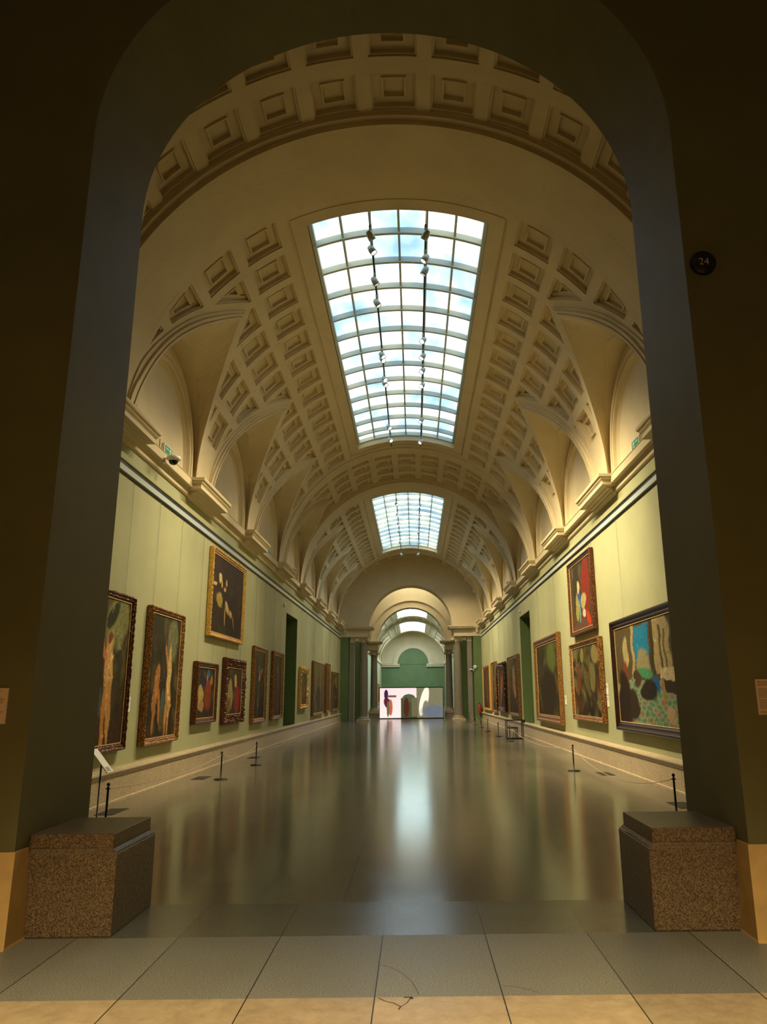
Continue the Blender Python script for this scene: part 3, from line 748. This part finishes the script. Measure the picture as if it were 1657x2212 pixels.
painting(-1, 18.40, 20.50, .90, 2.50, 'picture with deep red robe in a broad carved brown frame on the left wall',
  ((55, 40, 18), (62, 50, 24), [(.72, .35, .15, .28, 0, (130, 35, 20), .5), (.28, .42, .13, .28, .1, (150, 135, 80), .6), (.45, .55, .05, .13, 0, (50, 28, 80), .5), (.6, .72, .07, .12, 0, (180, 150, 90), .5), (.25, .2, .08, .14, 0, (120, 90, 45), .5)], 15, 40, None), 'frame_brown', 'wide', carve=.035, sc=1.35, seed=6)
painting(-1, 21.68, 23.50, .82, 2.99, 'narrow-looking dark picture with small pale patch in gold frame, sixth along the left wall',
  ((38, 26, 12), (72, 66, 36), [(.5, .58, .07, .06, .2, (190, 140, 95), .4), (.68, .68, .09, .04, .4, (150, 110, 65), .4), (.48, .68, .03, .08, 0, (170, 130, 80), .4), (.5, .4, .05, .14, 0, (75, 75, 25), .5), (.42, .22, .02, .18, 0, (140, 110, 60), .4)], 16, 40, None), 'frame_mid', carve=.008, seed=7)
painting(-1, 24.62, 26.44, .82, 3.01, 'brown picture in gold frame just before the left doorway',
  ((50, 28, 12), (75, 62, 30), [(.35, .35, .12, .3, 0, (85, 35, 18), .6), (.6, .6, .12, .25, 0, (85, 70, 32), .6), (.5, .75, .05, .06, 0, (130, 110, 60), .4)], 17, 50, None), 'frame_mid', carve=.008, seed=8)
painting(-1, 30.5, 32.6, 1.06, 2.66, 'picture with a broad glittering gilt crest on its frame, just past the left doorway',
  ((70, 55, 25), (85, 78, 42), [(.4, .5, .08, .35, 0, (95, 85, 60), .6), (.7, .4, .07, .3, 0, (110, 80, 45), .6)], 18, 30, None), 'frame_gold', 'wide', carve=.03, crest=.10, seed=9)
painting(-1, 34.35, 38.55, .68, 3.12, 'large wide grey-brown picture in gold frame past the left doorway',
  ((60, 52, 22), (105, 92, 50), [(.3, .5, .05, .4, 0, (125, 110, 60), .6), (.7, .55, .06, .4, .1, (115, 98, 52), .6), (.5, .3, .2, .2, 0, (60, 48, 22), .7)], 19, 50, [(95, 80, 42), (70, 58, 26), (120, 105, 60)]), 'frame_mid', seed=10)
painting(-1, 39.55, 41.2, .70, 3.22, 'tallest reddish-brown picture in gold frame near the far end of the left wall',
  ((60, 38, 20), (90, 74, 40), [(.4, .5, .12, .4, 0, (105, 66, 38), .6)], 20, 40, [(95, 60, 32), (70, 40, 20), (120, 90, 50)]), 'frame_mid', seed=11)
painting(-1, 42.5, 46.0, .72, 2.88, 'low wide dark picture last before the left end corner',
  ((45, 34, 14), (85, 84, 40), [(.6, .78, .2, .14, 0, (110, 112, 50), .8), (.6, .35, .06, .06, 0, (150, 130, 80), .4), (.4, .5, .2, .2, 0, (60, 40, 16), .6)], 21, 40, None), 'frame_mid', seed=12)
# right wall
def arcade_art():
    B = []
    B += [(.5, .20, .6, .21, 0, (118, 128, 96), -1)]
    for j in range(9):
        z = .01+.045*j
        for i in range(15): B.append((.03+i*.07+(.035 if j % 2 else 0), z, .028-.0012*j, .017, 0, (72, 110, 82) if (i+j) % 3 else (120, 92, 78), .25))
    B += [(.5, .74, .6, .335, 0, (74, 62, 34), -1), (.13, .72, .035, .16, 0, (150, 135, 92), .3), (.25, .70, .022, .28, 0, (150, 132, 92), -1), (.37, .80, .09, .16, 0, (22, 108, 140), -1), (.38, .60, .08, .12, 0, (130, 122, 86), .5), (.38, .50, .08, .06, 0, (60, 120, 80), .6),
          (.50, .74, .022, .26, 0, (52, 42, 20), -1), (.60, .74, .085, .26, 0, (142, 126, 84), -1), (.585, .70, .01, .2, 0, (70, 56, 30), -1), (.63, .66, .01, .2, 0, (90, 74, 42), -1), (.75, .74, .05, .26, 0, (44, 44, 18), -1), (.83, .74, .025, .26, 0, (140, 122, 78), -1), (.94, .78, .07, .2, 0, (80, 96, 66), .5)]
    B += [(.70, .45, .14, .085, 0, (165, 148, 112), -1), (.70, .36, .12, .055, 0, (40, 28, 14), -1), (.58, .33, .02, .10, 0, (130, 100, 55), -1), (.83, .33, .02, .10, 0, (130, 100, 55), -1),
          (.5, .38, .035, .08, .2, (22, 72, 120), .4), (.88, .50, .04, .07, 0, (22, 66, 120), .4), (.12, .42, .035, .2, .05, (110, 52, 20), .5), (.42, .32, .07, .09, .3, (30, 20, 12), .5), (.17, .16, .11, .17, -.4, (44, 30, 14), .4), (.65, .11, .04, .09, .2, (150, 128, 92), .4), (.93, .06, .07, .10, 0, (18, 40, 44), .4), (.08, .2, .08, .3, 0, (34, 20, 10), .5), (.28, .44, .04, .08, 0, (60, 44, 24), .5), (.93, .36, .04, .13, 0, (90, 34, 16), .5)]
    return ((60, 50, 26), (74, 62, 34), B, 31, 8, None)
painting(1, 10.6, 15.74, .82, 3.0, 'very wide picture of a pale arcade over green tiled paving in dark wood frame',
  arcade_art(), 'frame_dark', 'wide', seed=13)
painting(1, 17.14, 19.73, 2.99, 4.90, 'picture with red curtain and blue patch hung high on the right wall',
  ((80, 55, 30), (60, 48, 26), [(.72, .55, .17, .5, -.12, (118, 36, 16), .4), (.3, .6, .15, .4, 0, (46, 44, 26), .5), (.42, .42, .06, .16, 0, (25, 80, 160), .35), (.42, .27, .04, .16, 0, (100, 130, 120), .4), (.3, .38, .07, .2, 0, (140, 130, 60), .5), (.38, .66, .06, .08, .4, (195, 165, 120), .4), (.62, .42, .12, .10, .5, (160, 145, 90), .5), (.62, .22, .07, .07, 0, (190, 175, 150), .4), (.8, .12, .08, .08, 0, (170, 50, 15), .5), (.45, .08, .3, .05, 0, (90, 60, 48), .5)], 32, 25, [(60, 52, 28), (44, 34, 18), (90, 76, 44)]), 'frame_brown', seed=14)
painting(1, 16.85, 20.02, .90, 2.80, 'crowded murky dark picture in brown and gilt frame, under the one hung high',
  ((34, 22, 9), (62, 58, 28), [(.85, .85, .12, .10, -.4, (120, 105, 62), .6), (.4, .85, .05, .10, 0, (110, 110, 50), .5), (.5, .5, .06, .25, .4, (80, 70, 34), .5), (.7, .55, .08, .2, .2, (100, 92, 50), .6), (.2, .5, .05, .2, 0, (95, 50, 22), .5)], 33, 110, [(95, 84, 44), (44, 32, 12), (80, 40, 16), (110, 100, 60), (28, 20, 8)]), 'frame_mid', carve=.008, seed=15)
painting(1, 21.66, 25.95, .68, 3.30, 'big dark picture in broad orange-brown frame beside the right doorway',
  ((40, 28, 10), (72, 70, 28), [(.7, .8, .14, .2, .1, (90, 100, 40), .8), (.5, .3, .3, .3, 0, (46, 32, 12), .8)], 34, 90, [(70, 56, 24), (50, 38, 14), (95, 80, 40), (34, 24, 10)]), 'frame_mid', 'wide', sc=1.3, seed=16)
painting(1, 30.35, 33.7, .67, 3.13, 'tall picture with pale central patches in gold frame just past the right doorway',
  ((55, 40, 20), (92, 84, 48), [(.5, .62, .12, .2, 0, (150, 118, 74), .7), (.6, .4, .1, .12, 0, (155, 120, 80), .7), (.35, .4, .06, .2, 0, (100, 50, 26), .6)], 35, 60, None), 'frame_mid', seed=17)
painting(1, 34.75, 38.1, .75, 2.95, 'picture in black carved frame between two gold framed ones on the right',
  ((50, 30, 12), (60, 44, 20), [(.4, .4, .08, .4, -.4, (150, 80, 30), .5)], 36, 50, [(120, 70, 30), (60, 30, 14), (40, 26, 12)]), 'frame_dark', 'wide', carve=.06, crest=.09, seed=18)
painting(1, 38.75, 40.9, .63, 3.2, 'slim tall brown picture in gold frame left of the black carved frame',
  ((52, 34, 14), (84, 76, 38), [(.5, .5, .1, .25, 0, (110, 80, 42), .6)], 37, 40, None), 'frame_mid', seed=19)
painting(1, 42.0, 46.1, .68, 3.17, 'brown and rust picture in gold frame last before the right end corner',
  ((58, 34, 14), (80, 66, 32), [(.5, .5, .2, .3, 0, (100, 60, 28), .7)], 38, 60, [(120, 66, 26), (60, 34, 14), (90, 60, 30)]), 'frame_gold', seed=20)
for y0, y1, t in ((88, 92, 'gold framed brown picture on the left wall of the farthest gallery, nearer one'), (95, 99, 'gold framed brown picture on the left wall of the farthest gallery, farther one')):
    painting(-1, y0, y1, .6, 3.0, t, ((70, 40, 14), (90, 70, 30), [], int(y0), 20, None), 'frame_gold', wires=False)
# ------------------------------------------------------------------ made-up glowing panel for an unreadable bright shape beyond the end arch
dp = empty('stand_in_panel', (-.02, 52.0, 0)); tag(dp, 'wide made-up glowing pale pink panel with dark archway shapes between the far columns', 'stand-in panel')
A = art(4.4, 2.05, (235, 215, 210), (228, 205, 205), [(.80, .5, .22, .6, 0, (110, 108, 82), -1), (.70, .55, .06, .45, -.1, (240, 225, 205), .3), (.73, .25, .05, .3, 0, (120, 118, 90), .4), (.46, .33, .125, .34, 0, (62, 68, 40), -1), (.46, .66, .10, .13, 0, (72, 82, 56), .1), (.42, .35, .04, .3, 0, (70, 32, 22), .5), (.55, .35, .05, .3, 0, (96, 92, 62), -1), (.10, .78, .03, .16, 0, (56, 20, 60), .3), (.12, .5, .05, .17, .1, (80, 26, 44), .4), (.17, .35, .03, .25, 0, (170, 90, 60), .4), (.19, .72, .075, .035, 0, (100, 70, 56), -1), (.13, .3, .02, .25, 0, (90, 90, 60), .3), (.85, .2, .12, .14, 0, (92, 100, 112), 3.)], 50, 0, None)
c = canvas_obj(4.30, 1.97, .06, A, dp); c.name = 'glow_face'; c.location = (0, 0, .06); c.data.materials[0] = M['glow_panel']
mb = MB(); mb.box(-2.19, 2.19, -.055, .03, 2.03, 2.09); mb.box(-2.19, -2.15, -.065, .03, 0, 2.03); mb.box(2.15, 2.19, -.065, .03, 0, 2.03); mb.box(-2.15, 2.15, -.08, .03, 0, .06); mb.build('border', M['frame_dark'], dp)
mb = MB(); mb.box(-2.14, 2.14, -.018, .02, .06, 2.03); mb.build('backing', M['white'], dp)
# ------------------------------------------------------------------ track lights in the laylights
def track(x, y0, y1, label):
    r0 = empty('track_rail', (x, y0, 9.98)); tag(r0, label, 'lighting track')
    mb = MB(); mb.box(-.018, .018, 0, y1-y0, 0, .035); mb.build('rail', M['black'], r0)
    n = int((y1-y0)/3)
    for i in range(n+1): mb = MB(); yy = min(max(.1, i*(y1-y0)/n), y1-y0-.1); mb.tube([(0, yy, .03), (0, yy, .58)], .006, 6); mb.build('hanger', M['wire'], r0)
track(-.515, 12.0, 24.5, 'slim black lighting track along the nearest laylight, left one')
track(.515, 12.0, 24.5, 'slim black lighting track along the nearest laylight, right one')
track(-.515, 31.65, 44.15, 'slim black lighting track along the farther laylight, left one')
track(.515, 31.65, 44.15, 'slim black lighting track along the farther laylight, right one')
def make_head():
    r0 = empty('track_spotlight', (0, 0, 0))
    mb = MB(); mb.box(-.025, .025, -.07, .07, -.045, 0); mb.build('adapter', M['lamp_grey'], r0)
    mb = MB(); mb.tube([(0, 0, -.04), (0, 0, -.10)], .009, 8); mb.build('stem', M['lamp_grey'], r0)
    h = MB(); h.lathe([(.03, .09), (.055, .07), (.068, .0), (.068, -.09), (.062, -.09), (.06, -.075)], n=20); hd = h.build('housing', M['lamp_grey'], r0); hd.location = (0, 0, -.16)
    f = MB(); f.lathe([(.001, -.078), (.058, -.078), (.058, -.074), (.001, -.074)], n=20); f.build('lens', M['lamp_face'], hd)
    return r0
proto = make_head(); first_head = [True]
lt = bpy.data.lights.new('track_lamp', 'SPOT'); lt.energy = SPOT_W; lt.color = SPOT_COL; lt.spot_size = math.radians(60); lt.spot_blend = .95; lt.shadow_soft_size = .05
def head(x, y, tx, ty, tz, label):
    r0 = proto if first_head[0] else copy_tree(proto); first_head[0] = False
    r0.location = (x, y, 9.98); tag(r0, label, 'spotlight', 'track spotlights under the laylights')
    d = Vector((tx-x, ty-y, tz-9.82)).normalized(); q = d.to_track_quat('-Z', 'Y')
    hd = [c for c in r0.children if c.name.startswith('housing')][0]
    hd.rotation_mode = 'QUATERNION'; hd.rotation_quaternion = q
    l = bpy.data.objects.new('lamp_beam', lt); C.objects.link(l); l.parent = r0; l.location = tuple(Vector((0, 0, -.16))+d*.14)
    l.rotation_mode = 'QUATERNION'; l.rotation_quaternion = q
LY = [12.05, 12.5, 13.6, 14.47, 17.0, 17.24, 18.45, 18.74, 22.1, 23.32]
RY = [12.05, 12.8, 13.24, 16.23, 17.1, 17.93, 18.88, 21.54, 23.53]
ordn = ['first', 'second', 'third', 'fourth', 'fifth', 'sixth', 'seventh', 'eighth', 'ninth', 'tenth']
for i, y in enumerate(LY): head(-.515, y, 4.47, y+(-5.6, -2.5, -4.2)[i % 3] if y > 15 else y+(4.5, -.5, 3, 1.0)[i % 4], 1.9, 'pale grey spotlight, %s from the near end of the left track under the big laylight' % ordn[i])
for i, y in enumerate(RY): head(.515, y, -4.47, y+(-5.6, -2.5, -4.2)[i % 3] if y > 15 else y+(4.5, -.5, 3, 1.0)[i % 4], 1.9, 'pale grey spotlight, %s from the near end of the right track under the big laylight' % ordn[i])
for i, y in enumerate([31.8, 33.8, 35.7, 37.6, 40.4, 44.0]):
    head(-.515, y, 4.47, y+(-5, -3.5, -2, 1, 0, 1)[i], 2.0, 'tiny spotlight, %s from the near end of the left track under the farther laylight' % ordn[i])
    head(.515, y+.3 if i < 5 else y, -4.47, y+(-5, -3.5, -2, 1, 0, 1)[i], 2.0, 'tiny spotlight, %s from the near end of the right track under the farther laylight' % ordn[i])
# ------------------------------------------------------------------ rope barriers
def make_post():
    r0 = empty('stanchion', (0, 0, 0))
    mb = MB(); mb.lathe([(.001, 0), (.128, 0), (.13, .008), (.125, .016), (.03, .022), (.001, .022)], n=28); mb.build('base', M['black'], r0)
    mb = MB(); mb.lathe([(.014, .02), (.014, .455), (.017, .457), (.017, .466), (.012, .468), (.010, .482)], n=16); mb.build('pole', M['black'], r0)
    mb = MB(); mb.sphere((0, 0, .50), .022, 14); mb.build('ball_top', M['black'], r0)
    mb = MB(); mb.lathe([(.030, .445), (.034, .448), (.034, .453), (.030, .456), (.016, .456), (.016, .445), (.030, .445)], n=16); mb.build('rope_ring', M['black'], r0)
    return r0
post0 = make_post(); pf = [True]
def post(x, y, label):
    r0 = post0 if pf[0] else copy_tree(post0); pf[0] = False; r0.location = (x, y, 0); tag(r0, label, 'rope barrier post', 'low rope barrier posts')
    return (x, y)
def rope(a, b, sag, label):
    mb = MB(); n = 24; pts = []
    for i in range(n+1):
        t = i/n; pts.append((a[0]+(b[0]-a[0])*t, a[1]+(b[1]-a[1])*t, .452-sag*4*t*(1-t)))
    d = Vector((b[0]-a[0], b[1]-a[1], 0)).normalized()*.035; pts[0] = (a[0]+d.x, a[1]+d.y, .452); pts[-1] = (b[0]-d.x, b[1]-d.y, .452)
    mb.tube(pts, .0055, 6); tag(mb.build('barrier_rope', M['rope']), label, 'rope', 'barrier ropes')
l1 = post(-3.63, 9.83, 'black post with ball top rising behind the left plinth block')
l2 = post(-3.55, 15.14, 'nearer of the two free standing black posts before the left wall')
l3 = post(-3.50, 18.16, 'farther of the two free standing black posts before the left wall')
rope(l1, l2, .10, 'thin beige rope from the left plinth post to the next post'); rope(l2, l3, .12, 'thin beige rope between the two free standing left posts')
rope(l3, (-3.46, 23.2), .2, 'thin beige rope running on beyond the last left post')
r1 = post(3.6, 10.22, 'black post with ball top rising behind the right plinth block')
r2 = post(3.49, 16.05, 'black post standing on the right between plinth and chair')
r3 = post(3.42, 26.05, 'black post standing right in front of the black chair')
r4 = post(3.37, 29.14, 'black post just beyond the chair, first of the far right row')
r5 = post(3.36, 33.18, 'second black post beyond the chair on the right')
r6 = post(3.39, 36.9, 'third black post beyond the chair on the right')
r7 = post(3.38, 39.99, 'fourth black post beyond the chair on the right')
r8 = post(3.36, 44.2, 'black post nearest the right end columns')
rope(r1, r2, .28, 'thin beige rope sagging low from the right plinth post'); rope(r2, r3, .20, 'thin beige rope from the middle right post towards the chair')
for a, b, t in ((r4, r5, 'first stretch of rope in the far right row'), (r5, r6, 'second stretch of rope in the far right row'), (r6, r7, 'third stretch of rope in the far right row'), (r7, r8, 'last stretch of rope before the right end columns')): rope(a, b, .2, t)
mb = MB(); mb.v = []; pf_l = None
# reading board on a thin pole, left
rb = empty('reading_stand', (-3.92, 10.27, 0)); tag(rb, 'white tilted reading board on a thin black pole beside the left wall', 'information stand')
mb = MB(); mb.lathe([(.001, 0), (.13, 0), (.13, .012), (.02, .018), (.001, .018)], n=24); mb.build('base', M['black'], rb)
mb = MB(); mb.tube([(0, 0, .015), (0, 0, .745)], .011, 10); mb.build('pole', M['black'], rb)
bd = MB(); bd.box(-.19, .19, -.10, .10, 0, .012); bo = bd.build('board', M['white_card'], rb); bo.location = (0, 0, .745); bo.rotation_euler = (0, math.radians(50), 0)
tx = MB()
for i in range(4):
    for j in range(4): tx.box(.105+i*.018, .115+i*.018, -.075+j*.03, -.053+j*.03+.004*(i % 2), .012, .0135)
tx.build('small_print', M['ink'], bo)
# black chair, right
ch = empty('chair', (3.72, 27.55, 0)); tag(ch, 'small black metal attendant chair with arms beside the right wall', 'chair')
mb = MB(); mb.box(-.20, .16, -.20, .20, .36, .40); mb.build('seat', M['black'], ch)
for s_ in (-1, 1):
    yy = s_*.21
    mb = MB(); mb.box(-.24, -.215, yy-.012, yy+.012, .025, .63); mb.box(.13, .155, yy-.012, yy+.012, .025, .36); mb.build('leg', M['black'], ch)
    mb = MB(); mb.box(-.24, .34, yy-.015, yy+.015, 0, .025); mb.build('runner', M['black'], ch)
    mb = MB(); mb.box(-.24, .42, yy-.018, yy+.018, .63, .655); mb.build('armrest', M['black'], ch)
    mb = MB(); mb.tube([(.10, yy, .36), (.02, yy, .03)], .010, 6); mb.build('brace', M['black'], ch)
mb = MB(); mb.box(.36, .42, -.21, .21, .55, .65); mb.build('backrest', M['black'], ch)
mb = MB(); mb.box(.33, .36, -.20, -.17, .025, .6); mb.box(.33, .36, .17, .20, .025, .6); mb.build('back_post', M['black'], ch)
# floor grilles
for i, (x, y, t) in enumerate(((-4.05, 11.1, 'dark floor grille beside the left dado behind the plinth'), (-4.02, 15.48, 'dark floor grille beside the left dado near the free standing post'), (-4.02, 20.4, 'dark floor grille farthest along the left dado'), (4.0, 11.15, 'dark floor grille beside the right dado behind the plinth'), (3.98, 15.45, 'dark floor grille beside the right dado near the low rope'))):
    mb = MB(); mb.box(-.13, .13, -.3, .3, 0, .003)
    for k in range(9): mb.box(-.12, .12, -.28+k*.065, -.25+k*.065, .003, .005)
    o = mb.build('floor_grille', M['grille']); o.location = (x, y, .001); tag(o, t, 'floor grille', 'ventilation grilles in the floor')
# ------------------------------------------------------------------ signs, cameras, labels
def text_mesh(s, size, mat, parent, loc, rot, ext=.002, name='numerals'):
    cu = bpy.data.curves.new('t', 'FONT'); cu.body = s; cu.size = size; cu.extrude = ext; cu.align_x = 'CENTER'; cu.align_y = 'CENTER'; cu.offset = -.0012
    t = bpy.data.objects.new('t', cu); C.objects.link(t); bpy.context.view_layer.update()
    me = bpy.data.meshes.new_from_object(t.evaluated_get(bpy.context.evaluated_depsgraph_get())); bpy.data.objects.remove(t)
    me.materials.clear(); me.materials.append(mat); o = bpy.data.objects.new(name, me); C.objects.link(o); o.parent = parent; o.location = loc; o.rotation_euler = rot
    return o
sg = empty('room_number_sign', (2.585, AY0, 4.905)); tag(sg, 'round black sign with gold number 24 on the dark wall right of the arch', 'sign')
mb = MB(); mb.lathe([(.001, -.035), (.098, -.035), (.101, -.031), (.101, -.001), (.001, -.001)], n=48, axis='y'); mb.build('disc', M['black'], sg)
text_mesh('24', .085, M['gold_ink'], sg, (0, -.037, 0), (PI/2, 0, 0))
def wall_label(loc, rz, w, h, label, mat='label', lines=None, title=True):
    r0 = empty('wall_label', loc, rz); tag(r0, label, 'wall label')
    mb = MB(); mb.box(-w/2, w/2, -.012, 0, 0, h); mb.build('card', M[mat], r0)
    mb = MB(); rng = random.Random(int(loc[1]*10))
    for z0, n in (lines or []):
        for i in range(n):
            z = z0-i*.0085; x = -w/2+.012; end = w/2-.012-rng.random()*w*.25
            while x < end: L_ = rng.uniform(.008, .022); mb.box(x, min(x+L_, end), -.0128, -.012, z, z+.0032); x += L_+.003
    if mb.v: mb.build('small_print', M['ink'], r0)
    return r0
wall_label((-2.70, AY0, 1.386), 0, .19, .24, 'printed card on the dark wall left of the arch, cut by the frame edge', lines=[(.218, 1), (.178, 6), (.09, 5)])
wall_label((2.705, AY0, 1.394), 0, .19, .24, 'printed card on the dark wall right of the arch, below the number 24', lines=[(.222, 4), (.175, 8), (.10, 8), (.02, 2)])
wall_label((-HW, 12.48, 1.33), PI/2, .17, .24, 'small cream card beside the nearest left picture', 'white_card', [(.2, 8)])
wall_label((HW, 16.73, 1.52), -PI/2, .14, .24, 'upper of two cream cards between the widest right picture and its neighbour', 'white_card', [(.2, 9)])
wall_label((HW, 16.73, 1.26), -PI/2, .14, .24, 'lower of two cream cards between the widest right picture and its neighbour', 'white_card', [(.2, 9)])
wall_label((HW, 21.42, 1.25), -PI/2, .14, .25, 'cream card right of the big orange-brown frame', 'white_card', [(.2, 8)])
def exit_sign(side, y, z, label, w=.42, h=.20):
    r0 = empty('exit_sign', (side*4.40, y, z)); tag(r0, label, 'exit sign', 'green exit signs above the cornices')
    mb = MB(); mb.box(*sorted((side*.0, side*.068)), -.02+0, w, 0, h+.02); mb.build('case', M['white'], r0)
    # angled green face on the near and room side
    mb = MB(); x = -side*.002; mb.box(*sorted((x, x-side*.004)), .02, w-.02, .012, h); mb.build('green_face', M['sign_green'], r0)
    mb = MB(); x2 = -side*.007; f = lambda a, b, c, d: mb.box(*sorted((x2, x2-side*.003)), a, b, c, d)
    f(.07, .20, .135, .150); f(.07, .085, .11, .175); f(.055, .07, .125, .16)          # arrow
    f(.25, .33, .03, .17); mb.build('pictogram', M['sign_white'], r0)
    mb = MB(); x3 = -side*.011; g = lambda a, b, c, d: mb.box(*sorted((x3, x3-side*.002)), a, b, c, d)
    g(.275, .29, .12, .14); g(.27, .295, .07, .118); g(.265, .277, .035, .07); g(.295, .318, .05, .066); mb.build('running_figure', M['sign_green'], r0)
exit_sign(-1, 13.12, 5.96, 'green exit sign on the left cornice under the nearest lunette')
exit_sign(-1, 23.15, 5.96, 'small green exit sign farther along the left cornice')
exit_sign(1, 12.92, 5.96, 'green exit sign on the right cornice under the nearest lunette')
exit_sign(1, 22.95, 5.96, 'small green exit sign farther along the right cornice')
def dome(loc, side, label, s=1.):
    r0 = empty('security_camera', loc); tag(r0, label, 'security camera', 'dome security cameras'); r0.scale = (s, s, s)
    mb = MB(); mb.box(*sorted((0, side*.03)), -.05, .05, -.06, .09); mb.tube([(side*.01, 0, .03), (-side*.10, 0, .05)], .018, 8); mb.build('bracket', M['white'], r0)
    mb = MB(); mb.lathe([(.001, .075), (.10, .07), (.125, .055), (.125, .01), (.118, .0), (.09, -.02), (.085, -.02)], -side*.16, 0, 28); mb.build('housing', M['white'], r0)
    mb = MB(); mb.lathe([(.084, -.015), (.078, -.05), (.055, -.08), (.03, -.093), (.001, -.097)], -side*.16, 0, 24); mb.build('dome', M['dark_glass'], r0)
dome((-4.315, 12.92, 5.78), -1, 'white dome camera on the left cornice below the exit sign')
dome((-4.25, 26.5, 6.01), -1, 'tiny white dome camera on a left cornice block above the doorway', .8)
dome((4.25, 30.3, 6.01), 1, 'tiny white dome camera on a right cornice block above the doorway', .8)
dome((3.93, EY-.03, 3.05), 1, 'dark dome camera on the green panel right of the end columns', .9)
sd = empty('sounder', (4.04, EY-.001, 3.23)); tag(sd, 'round white device with two dark eyes on the right green end panel', 'alarm sounder')
mb = MB(); mb.lathe([(.001, -.07), (.09, -.07), (.115, -.05), (.115, 0), (.001, 0)], n=24, axis='y'); mb.build('housing', M['white'], sd)
mb = MB()
for s_ in (-1, 1): mb.lathe([(.001, -.076), (.027, -.076), (.027, -.068)], s_*.042, 0, 14, 'y')
mb.build('dark_eye', M['black'], sd)
ex = empty('fire_extinguisher', (4.24, EY-.14, .42)); tag(ex, 'red fire extinguisher on the green end panel by the right corner', 'fire extinguisher')
mb = MB(); mb.lathe([(.001, 0), (.08, 0), (.085, .02), (.085, .42), (.06, .50), (.03, .53), (.001, .53)], n=20); mb.build('cylinder', M['red'], ex)
mb = MB(); mb.box(-.02, .02, -.02, .02, .52, .58); mb.box(-.08, .03, -.015, .015, .575, .60); mb.build('valve', M['black'], ex)
mb = MB(); mb.tube([(.03, 0, .55), (.10, -.02, .50), (.10, -.03, .25), (.09, -.03, .12)], .012, 8); mb.build('hose', M['black'], ex)
mb = MB(); mb.box(-.05, .05, .075, .138, .30, .36); mb.build('bracket', M['black'], ex)
for side, y, t in ((-1, 26.64, 'small round fitting on the left wall just above the doorway'), (1, 29.6, 'small round fitting on the right wall above the doorway')):
    mb = MB(); mb.lathe([(.001, 0), (.07, 0), (.07, .04), (.05, .06), (.001, .065)], n=20, axis='x')
    o = mb.build('wall_sensor', M['bar']); o.location = (side*HW, y, 4.75); o.rotation_euler = (0, 0, PI if side > 0 else 0); tag(o, t, 'wall sensor')
